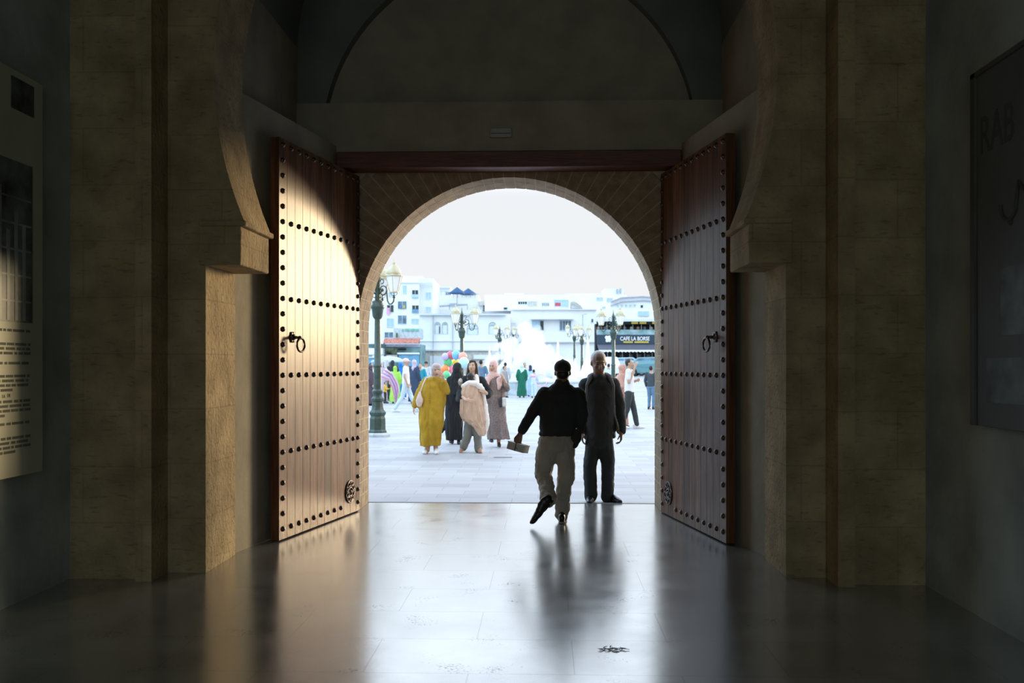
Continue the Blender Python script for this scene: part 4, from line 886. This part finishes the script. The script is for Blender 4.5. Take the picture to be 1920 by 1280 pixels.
# --- black robed, veiled woman ---
p=Pn('fully veiled person in a long black robe walking behind the mustard one',856,832,GA); P=p.P
p.head(P(857,692),yaw=R(-5),k=.97,neck=P(857,712,.02),eyes=False)
p.b.stack(P(856,790),P(856,716),[(0,.13,.1),(1,.12,.08)]); 
for x in (848,860): p.b.cone(P(x,812),.05,P(x,830),.034)
p.hand(P(872,752,-.05),(.0,-.1,-1),side=1,curl=.5,k=.85)
p.limbs([(P(844,714),P(838,740,-.02),P(842,765,-.06)),(P(868,714),P(874,735,-.02),P(872,752,-.05))],[(P(851,788),P(849,808),P(848,829)),(P(861,788),P(861,810),P(860,830))])
p.finish(skind,.012)
v=Vol(); robe(v,P,[(837,868,825,0,.09),(836,868,805,.0,.08),(835,868,780,.0,.06),(836,869,750,0,.04),(839,871,725,0,.02),(842,870,708,0,.01),(850,864,698,0,0)],9)
limb(v,[P(844,712),P(838,740,-.02),P(842,765,-.06)],[.08,.075,.07]); limb(v,[P(869,712),P(875,735,-.02),P(872,752,-.05)],[.08,.07,.06])
limb(v,[P(842,790,.1),P(833,803,.12),P(829.5,811,.14)],[.10,.06,.02]); p.part('robe',v,blackr,.012,1,.022,8,.28)
q=p.q; v=Vol(); v.ball(q(0,-.012,.02),(.098,.115,.118),0,16,12); v.ball(q(0,.042,-.02),(.083,.092,.11),0); v.ball(q(0,.085,-.03),(.035,.045,.05),0); v.stack(q(0,-.01,-.02),q(0,-.01,-.52),[(0,.095,.11),(.3,.14,.12),(.6,.19,.15),(1,.20,.17)],0,14); p.part('veil',v,blackr,.012,2,.010,7,.4)
p.shoe(P(847,829,.1),(0,-1,0),shoeb,.24); p.shoe(P(860,832,.06),(.1,-1,0),shoeb,.24)
v=Vol(); v.stack(P(861,750,-.2),P(861,736,-.2),[(0,.075,.05),(1,.06,.04)],0,6); p.part('handbag',v,M('dark_navy_leather',(.02,.025,.035),.4),.010,2,.004)
# --- woman carrying a child ---
greyt=cl('grey_linen',(.20,.21,.20)); bk=cl('blanket_beige',(.62,.44,.33)); cream_=cl('cream_fleece',(.85,.80,.76))
p=Pn('long-haired person in black robe and grey trousers carrying a blanket-wrapped child',886,848,GA); P=p.P
p.head(P(886,686),yaw=R(-14),pitch=R(-4),k=.99,neck=P(886.5,708,.02))
p.b.stack(P(886,790),P(886.5,712),[(0,.12,.1),(1,.12,.08)])
p.b.cone(P(867,743,-.26),.032,P(874,750,-.44),.028); p.hand(P(874,750,-.44),(.95,-.1,-.12),side=-1,curl=.15,k=.95,palm=(0,1,0))
p.b.cone(P(913,740,-.12),.032,P(911,735,-.28),.026); p.hand(P(911,736,-.28),(-.5,-.3,.25),side=1,curl=.5,k=.9,palm=(-.3,1,0))
for a,b_ in ((P(868,828,0),P(868,839,.02)),(P(897.5,835),P(898,845))): p.b.cone(a,.04,b_,.032)
p.limbs([(P(873,713),P(864,732,-.05),P(867,743,-.26)),(P(901,713),P(917,737,-.03),P(913,740,-.12))],[(P(880,790),P(876,816,-.02),P(868,838,.02)),(P(892,790),P(895,816,-.02),P(898,844))])
p.finish(skinl,.010)
q=p.q; v=Vol(); v.ball(q(0,-.026,.032),(.088,.10,.098),p.hyaw,16,12); v.ball(q(0,.01,.085),(.07,.07,.03),p.hyaw)
for x in (-1,1): limb(v,[q(x*.076,.0,.03),q(x*.082,-.01,-.08),q(x*.095,.0,-.2),q(x*.085,.01,-.28)],[.024,.034,.036,.02])
limb(v,[q(0,-.08,0),q(0,-.09,-.15),q(0,-.08,-.25)],[.075,.07,.05]); p.part('long_hair',v,hairb,.010,2,.008,16,.3)
v=Vol(); v.stack(P(887,775),P(887,710),[(0,.17,.125),(.5,.165,.12),(.9,.175,.105),(1,.11,.08)],0,14); limb(v,[P(872,712),P(864,732,-.05),P(867,744,-.24)],[.08,.072,.062]); limb(v,[P(902,712),P(918,737,-.03),P(914,741,-.14)],[.08,.075,.07]); p.part('black_top',v,blackr,.012,2,.012,8,.5)
v=Vol(); robe(v,P,[(868,908,818,.17,.06),(871,905,780,.17,.05),(873,903,750,.15,.03)],9,dpt=.3); p.part('robe_back',v,blackr,.013,2,.01,7,.4)
v=Vol(); v.stack(P(886,792),P(886,770),[(0,.145,.11),(1,.15,.11)],0,8); limb(v,[P(879.5,793),P(877,816,-.02),P(869.5,837,.0)],[.095,.080,.078]); limb(v,[P(892,793),P(895,816,-.02),P(897.5,841,0)],[.095,.080,.082]); p.part('trousers',v,greyt,.012,2,.014,8,.5)
p.shoe(P(868,842,.12),(-.1,-.9,-.25),M('tan_sandal',(.35,.2,.13),.6),.24); p.shoe(P(898,848,.05),(.15,-1,0),M('tan_sandal',(.35,.2,.13),.6),.24)
v=Vol(); v.ball(P(863.5,716,-.05),(.05,.075,.07)); p.part('embroidered_cuff',v,M('embroidery',(.7,.66,.55),.8,.6,40,c2=(.05,.05,.05)),.010,1,.006,20)
# the child
c=Pn('small dark-haired child wrapped in a long beige blanket, held against the shoulder',886,848,None); c.r['group']=GA; c.d=p.d; P2=lambda x,y,dy=0:P(x,y,dy-.22)
c.head(P2(882.5,708,0),yaw=R(172),k=.78,neck=P2(883,722,0),eyes=False)
c.b.stack(P2(885,760),P2(884,722),[(0,.10,.08),(1,.09,.07)]); c.b.cone(P2(903,727,.0),.024,P2(908,731,-.04),.02); c.hand(P2(908,731,-.04),(.5,-.2,-.4),side=1,curl=.7,k=.6); c.limbs([(P2(896,722,0),P2(901,728,.02),P2(905,730,-.02))]); c.finish(skinl,.009)
q=c.q; v=Vol(); v.ball(q(0,-.02,.028),(.080*.8,.10*.8,.095*.8),c.hyaw,16,12); v.ball(q(0,-.03,-.02),(.068*.8,.075*.8,.08*.8),c.hyaw); c.part('hair',v,hairm,.009,2,.006,25)
v=Vol(); robe(v,lambda x,y,dy=0:P(x,y,0),[(899,912,815,-.20,.05),(890,911.5,800,-.22,.05),(866,911,784,-.24,.06),(861,909,772,-.24,.06),(864,907,755,-.24,.05),(866,904.5,738,-.24,.05),(868,902,726,-.23,.03),(876,893,718,-.22,0)],13,dpt=.5,amp=.05)
c.part('blanket',v,bk,.010,1,.03,10,.22)
v=Vol(); v.chain([P2(900,722,-.06),P2(908,742,-.0),P2(911,770,.0),P2(912.5,795,.0),P2(911,812,.0)],[.04,.035,.045,.06,.02]); c.part('cream_edge',v,cream_,.010,2,.01,9)
v=Vol(); v.chain([P2(869,724,0),P2(880,717,-.08),P2(893,719,-.1),P2(905,729,-.06)],[.05,.05,.055,.045]); v.chain([P2(893,705,.05),P2(894,715,.0)],[.04,.05]); c.part('cream_hood',v,cream_,.010,2,.01,9)
# --- woman in grey-brown dress ---
tau=cl('taupe_print',(.25,.19,.175),var=.25,scale=60); ros=cl('rose_scarf',(.72,.45,.40))
p=Pn('person in a grey-brown patterned dress and rose headscarf with a small white bag',931,838,GA); P=p.P
p.head(P(924.5,687),yaw=R(-20),pitch=R(2),k=.98,neck=P(928,708,.02))
p.b.stack(P(931,780),P(929,712),[(0,.13,.1),(1,.12,.08)]); p.b.cone(P(948,718,-.15),.028,P(945,711,-.17),.025); p.hand(P(945,711,-.17),(-.35,-.2,.9),side=1,curl=.5,k=.92,palm=(-.8,.5,0))
for x,y in ((921,818),(935,826)): p.b.cone(P(x,y-15),.045,P(x,y+5),.034)
p.limbs([(P(941,715),P(950,728,-.03),P(948,718,-.15)),(P(918,715),P(911,735,0),P(913,750,-.05))],[(P(925,778),P(922,800),P(921,823)),(P(937,778),P(937,805),P(935,832))])
p.finish(skin,.010)
v=Vol(); robe(v,P,[(915,955,824,.02,.09),(914,953,812,.02,.08),(914,950,790,.0,.06),(914,948,765,0,.04),(914,948,745,0,.02),(914,947,725,0,.01),(916,944,712,0,0),(922,937,705,0,0)],9)
limb(v,[P(942,714),P(950,728,-.03),P(949,722,-.13)],[.078,.072,.062]); limb(v,[P(917,714),P(911,735,.0),P(913,752,-.05)],[.078,.068,.06]); p.part('dress',v,tau,.012,1,.02,8,.28)
p.hijab(ros,.16,.17,.12,tail=([P(914,712,-.06),P(912,722,-.12),P(911,730,-.13)],[.06,.055,.03])); v=Vol(); v.chain([P(936,712,-.1),P(937,722,-.14),P(935,729,-.15)],[.06,.05,.03]); p.part('scarf_end',v,ros,.010,2,.008)
for a in ((920,827),(935,837)): p.shoe(P(a[0],a[1]+1,.08),(.1,-1,0),shoeb,.24,sole=M('white_sole',(.75,.75,.73)))
v=Vol(); v.stack(P(945,759,-.16),P(945,748,-.16),[(0,.055,.03),(1,.05,.03)],0,6); p.part('shoulder_bag',v,whit,.009,1,.002)
v=Vol(); v.stack(P(939.5,760,-.15),P(939.5,748,-.15),[(0,.03,.05),(1,.03,.045)],0,6); p.part('bag_side',v,black,.009,1)
v=Vol(); v.tube([P(941,748,-.16),P(940,725,-.17),P(935,708,-.08)],.007,6); v.build('bag_strap',black,p.r)
# ---------- generic standing / walking people ----------
def fig(label,px,py,top,grp,kind='robe',yaw=0,top_c=black,low_c=black,scarf=None,hair=hairm,sk=skin,stride=0,arms=((-.06,.02,-.04,-.12),(.06,.02,.04,-.12)),wid=1.0,d=None,z0=-.012,cap=None,seat=False,shoec=shoeb,vx=.014,lean=0,k=None):
    p=Pn(label,px,py,grp,d,z0); H=(py-top)/p.s; h=H/1.70; p.s=p.s
    m=Matrix.Rotation(yaw,3,'Z')
    def q(x,f,z): return m@Vector((x*h,-f*h,0))+Vector((0,0,z*h))
    sh=1.38; p.head(q(0,lean+.01,1.575),yaw=yaw,k=k or h*.98,neck=q(0,lean,1.43),eyes=d is None and p.d<30)
    p.b.stack(q(0,0,.95),q(0,lean,1.38),[(0,.12*h*wid,.1*h),(1,.13*h,.08*h)],yaw,8)
    hips={}
    for i,s in enumerate((-1,1)):
        ex,ef,wx,wz=arms[i]; E=q(s*.19*wid+ex,lean+ef-.02,1.12); Wp=q(s*.19*wid+wx,lean+ef+(.12 if wz>0 else .06),1.12+ (wz if wz>0 else -.24+.0*wz))
        hips[s]=(q(s*.175,lean,1.385),E,Wp); dr=(Wp-E).normalized(); p.b.cone(E.lerp(Wp,.7),.028*h,Wp,.026*h); p.hand(Wp,dr,side=s,curl=.5,k=h*.95,palm=tuple(m@Vector((-s,0,0))))
        st=stride*s; 
        p.limbs([(q(s*.15,lean,1.37),E,Wp)],[(q(s*.07,0,.93),q(s*.09,st*.5+.02,.48),q(s*.09,st*1.3,.08))])
    p.finish(sk,vx*.85,1)
    v=Vol(); 
    if kind=='robe':
        v.loft([(*q(0,0,z)[:2],z*h,rx*h*wid,ry*h*wid,am,8,z*2) for z,rx,ry,am in ((.07,.26,.21,.09),(.3,.25,.2,.08),(.6,.22,.17,.06),(.9,.20,.15,.03),(1.15,.19,.14,.01),(1.33,.19,.12,0),(1.42,.10,.08,0))],40,yaw)
        for s in (-1,1): A,E,Wp=hips[s]; limb(v,[A,E,E.lerp(Wp,.9)],[.075*h,.07*h,.062*h])
        p.part('robe',v,top_c,vx,1,.02,7,.3)
    else:
        v.stack(q(0,0,.90),q(0,lean,1.385),[(0,.165*h*wid,.125*h),(.5,.165*h*wid,.12*h),(.9,.185*h,.10*h),(1,.12*h,.08*h)],yaw,12)
        for s in (-1,1):
            A,E,Wp=hips[s]; 
            if kind=='tee': limb(v,[A,A.lerp(E,.6)],[.075*h,.062*h])
            else: limb(v,[A,E,E.lerp(Wp,.9)],[.072*h,.06*h,.048*h])
        p.part('shirt',v,top_c,vx,2,.006,8)
        if kind=='tee':
            v=Vol()
            for s in (-1,1): A,E,Wp=hips[s]; limb(v,[A,E,Wp],[.05*h,.038*h,.028*h])
            p.part('arms',v,sk,vx*.8,1)
        v=Vol(); v.stack(q(0,0,.84),q(0,0,.95),[(0,.16*h*wid,.12*h),(1,.155*h*wid,.115*h)],yaw,6)
        for s in (-1,1): st=stride*s; limb(v,[q(s*.085,0,.86),q(s*.09,st*.5+.03,.48),q(s*.09,st*1.3,.10)],[.10*h,.072*h,.062*h])
        p.part('trousers',v,low_c,vx,2,.008,8)
    for s in (-1,1): st=stride*s; o=p.shoe(q(s*.09,st*1.3-.07,0),m@Vector((s*.1,-1,0)),shoec,.25*h)
    if scarf: p.k=h*.98; p.hijab(scarf,.2*h,.16*h,.12*h)
    elif cap: 
        v=Vol(); k=p.k; v.ball(p.q(0,-.012,.05),(.088*k,.104*k,.078*k),yaw); v.ball(p.q(0,.10,.03),(.065*k,.07*k,.012),yaw); p.part('cap',v,cap,.012,1)
    else:
        v=Vol(); k=p.k; v.ball(p.q(0,-.03,.038),(.084*k,.092*k,.088*k),yaw); v.ball(p.q(0,-.05,-.01),(.07*k,.06*k,.06*k),yaw); p.part('hair',v,hair,.012,1,.004,20)
    return p
pinkc=cl('dusty_pink',(.62,.33,.25)); teec=cl('white_tee',(.78,.74,.78)); jean=cl('pale_jeans',(.55,.64,.72)); pinkcap=cl('pink_cap',(.85,.55,.56)); limec=cl('lime',(.40,.72,.12)); navyc=cl('navy',(.04,.06,.11)); tealc=cl('teal',(.02,.28,.38)); royal=cl('royal_blue',(.02,.20,.60)); lilac=cl('lilac',(.62,.50,.62)); greenc=cl('bottle_green',(.01,.14,.085)); sky_=cl('light_blue',(.42,.56,.90)); plum=cl('dark_plum',(.08,.055,.075)); cyan_=cl('pale_cyan',(.6,.78,.82)); yelc=cl('ochre',(.75,.42,.05)); greyc=cl('grey_cloth',(.35,.34,.36)); rust=cl('rust_orange',(.6,.2,.1)); blueg=cl('steel_blue',(.12,.2,.3))
fig('person in a dusty pink cloak and headscarf seen from the side behind the bald man',1164,802,683,GA,'robe',R(65),pinkc,scarf=pinkc,d=24.6,arms=((-.02,.1,0,.05),(.02,.1,0,-.1)),vx=.013,lean=.05)
fig('person in a white t-shirt and black trousers with a hand raised to the face',1180,802,671,GA,'tee',R(75),teec,black,arms=((-.02,.04,.06,.38),(.0,.06,-.12,.05)),stride=.13,d=24.2,shoec=whit,vx=.012,sk=skin,hair=hairb)
fig('person in dark jacket and blue jeans half hidden by the right side of the arch',1221,766,684,GA,'shirt',R(150),plum if False else cl('dark_slate',(.05,.06,.07)),blueg,d=34.5)
fig('person in a pink cap, white t-shirt and pale jeans striding to the right',761,772,671,GA,'tee',R(88),teec,jean,cap=pinkcap,stride=.26,shoec=whit,vx=.013,wid=1.15)
fig('person in navy robe and lilac headscarf behind the pink-capped one',777,756,674,GB,'robe',R(140),navyc,scarf=lilac)
fig('person in a teal shirt beside the navy robed one',788,750,681,GB,'shirt',R(0),tealc,navyc,wid=1.1)
fig('person in pale grey with a dark hat left of the balloons',799,744,677,GB,'shirt',R(160),cl('pale_stripe',(.6,.63,.68)),greyc,cap=black)
fig('person in a black robe and black headscarf left of the lime scarf',736,751,675,GB,'robe',R(200),black,scarf=black)
fig('shorter person in lime green scarf and robe',741,756,686,GB,'robe',R(180),limec,scarf=limec)
fig('person in royal blue robe behind the lime scarf',751,748,679,GB,'robe',R(170),royal,scarf=royal)
fig('person in a grey-lilac robe and scarf right of the large lamp post',715,752,677,GB,'robe',R(20),cl('grey_lilac',(.50,.43,.52)),scarf=lilac)
fig('dark-haired person in pale shirt between the arch and the lamp post',696,744,680,GB,'shirt',R(60),cyan_,navyc)
fig('person in a dark plum robe cut by the left side of the arch',695,760,684,GB,'robe',R(95),plum,scarf=plum,wid=1.15)
fig('child in an ochre sleeved top and dark trousers beside the striped kite',722,756,716,GB,'shirt',R(80),yelc,black,arms=((-.02,.18,0,.05),(.02,.2,0,.05)))
fig('person in bottle green robe seen from behind at the fountain',978.5,745,683,GC,'robe',R(180),greenc,scarf=cyan_,vx=.015,wid=.95)
fig('bare-headed person behind the green robe',984,741,679,GC,'shirt',R(10),cl('pale_pink_shirt',(.75,.68,.72)),greyc)
fig('person in light blue robe with a navy scarf at the fountain',994.5,743,684,GC,'robe',R(170),sky_,scarf=navyc,wid=1.05)
g=fig('child in pale blue dress with a pink sash in front of the blue robe',1001,746,692,GC,'shirt',R(165),cl('powder_blue',(.55,.70,.88)),cl('powder_blue2',(.60,.72,.85)),arms=((-.05,.02,-.05,-.1),(.12,.1,.2,.05)))
v=Vol(); v.stack((0,0,1.02),(0,0,1.08),[(0,.17,.13),(1,.17,.13)],0,4); g.part('sash',v,cl('hot_pink',(.9,.35,.65)),.012,1)
fig('slim dark figure standing beyond the fountain left of the black cap',1035,722,676,GC,'shirt',R(120),black,black,d=71,z0=.65,vx=.02)
fig('person in grey with trailing pale wrap behind the rose headscarf',945,745,686,GC,'robe',R(60),greyc,scarf=None,lean=.03)
fig('dark-haired person further back beside the fountain\'s left jet',947.5,741,679,GC,'shirt',R(180),cl('washed_grey',(.55,.58,.6)),greyc)
fig('person in steel blue behind the long-haired one',902,752,674,GA,'shirt',R(170),blueg,greyc,wid=1.1)
fig('distant person in light blue and red by the right lamp post',1141,744,681,GC,'shirt',R(190),cyan_,cl('dull_red',(.5,.15,.15)))
# ---------- kite cloth, parasol, post, hoop ----------
kd=33.5; K=lambda x,y,dd=0: W(x,kd+dd,0)+Vector((0,0,1.6+(HZ-y)*(kd+dd)/F))
rt=empty('striped_kite',W(735,kd,0),0,'pink, white and lilac striped fabric kite leaning left of the pink-capped person','kite'); off=W(735,kd,0)
m1=cl('kite_pink',(.85,.30,.55)); m2=cl('kite_white',(.85,.85,.90)); m3=cl('kite_lilac',(.60,.38,.75))
L1=[(712,705),(728,712),(735,728),(739,745),(741,757)]; L2=[(723,690),(737,700),(747,718),(749,732),(744,752)]
for k in range(6):
    v=Vol(); a=k/6; b=(k+1)/6; n_=16; top=[];bot=[]
    def curve(Lp,t):
        t*=4; i=min(3,int(t)); u=t-i; return (Lp[i][0]+(Lp[i+1][0]-Lp[i][0])*u, Lp[i][1]+(Lp[i+1][1]-Lp[i][1])*u)
    vs=[]
    for i in range(n_+1):
        t=i/n_; A=curve(L1,t); B_=curve(L2,t)
        for w_ in (a,b):
            x=A[0]+(B_[0]-A[0])*w_; y=A[1]+(B_[1]-A[1])*w_; dd=.35*math.sin(w_*3.1)*math.sin(t*2.5)
            for th in (0,.02): vs.append(K(x,y,dd+th)-off)
    fs=[]
    for i in range(n_):
        o_=i*4; fs+=[(o_,o_+4,o_+6,o_+2),(o_+1,o_+3,o_+7,o_+5),(o_,o_+1,o_+5,o_+4),(o_+2,o_+6,o_+7,o_+3)]
    fs+=[(0,2,3,1),(n_*4,n_*4+1,n_*4+3,n_*4+2)]
    v.add(vs,fs); v.build('kite_stripe',(m1,m2,m3,m2,m1,m2)[k],rt,smooth=True)
rt=empty('parasol',W(729,46,-.012),0,'pale blue market parasol above the heads left of the pink cap','parasol'); v=Vol(); v.lathe([(.05,2.02),(.45,1.95),(.85,1.78),(.87,1.70),(.83,1.72),(.05,1.98)][::-1],n=10); v.build('canopy',cl('pale_blue_canvas',(.50,.62,.80)),rt,smooth=True)
v=Vol(); v.tube([(0,0,0),(0,0,2.05)],.025); v.build('pole',metalg,rt)
v=Vol(); v.lathe([(.14,0),(.14,.05),(.11,.08),(.10,1.75),(.12,1.78),(.12,1.84),(.02,1.9)],n=16); o=v.build('white_bollard_post',white,smooth=True,auto=40); o.location=W(724.5,43,-.012); tag(o,'slender white post right of the large lamp post','post')
v=Vol(); v.torus((0,0,0),.30,.018,u=(1,0,0),v=(0,.45,.9),n=30); o=v.build('hoop',cl('pink_hoop',(.9,.5,.65)),smooth=True); c_=W(1014,45.6,0); o.location=(c_.x,c_.y,1.6-.0+(HZ-713)*45.6/F); tag(o,'pink hoop held out by the child at the fountain','hoop')
# small marks on the paving
v=Vol(); v.box((-.16,-.05,0),(.16,.05,.004)); o=v.build('drain_grate',M('dark_grate',(.1,.1,.1),.6)); o.location=W(943,dfoot(856),-.011); tag(o,'small dark drain grate in the paving behind the white box','drain')
# crumpled leaf litter on the hall floor
v=Vol(); random.seed(11)
lf=M('grey_dry_leaf',(.5,.52,.53),.7,.4,20)
for k in range(16):
    a=random.random()*6.28; c0=Vector((random.gauss(0,.028),random.gauss(0,.014),.004)); dr=Vector((math.cos(a),math.sin(a)*.6,random.uniform(0,.5)))*random.uniform(.012,.03)
    v.tube([c0-dr*.8,c0+Vector((0,0,.003)),c0+dr],[.0008,random.uniform(.002,.0045),.0006],6)
v.tube([(-.07,.005,.004),(-.02,0,.006),(.03,.004,.008),(.085,-.004,.004)],.0018,6)
o=v.build('dry_leaf',lf); o.scale=(1.1,1.1,1); o.location=W(1149,dfoot(1218),.001); tag(o,'crumpled dry leaf lying on the polished floor at the lower right','leaf')
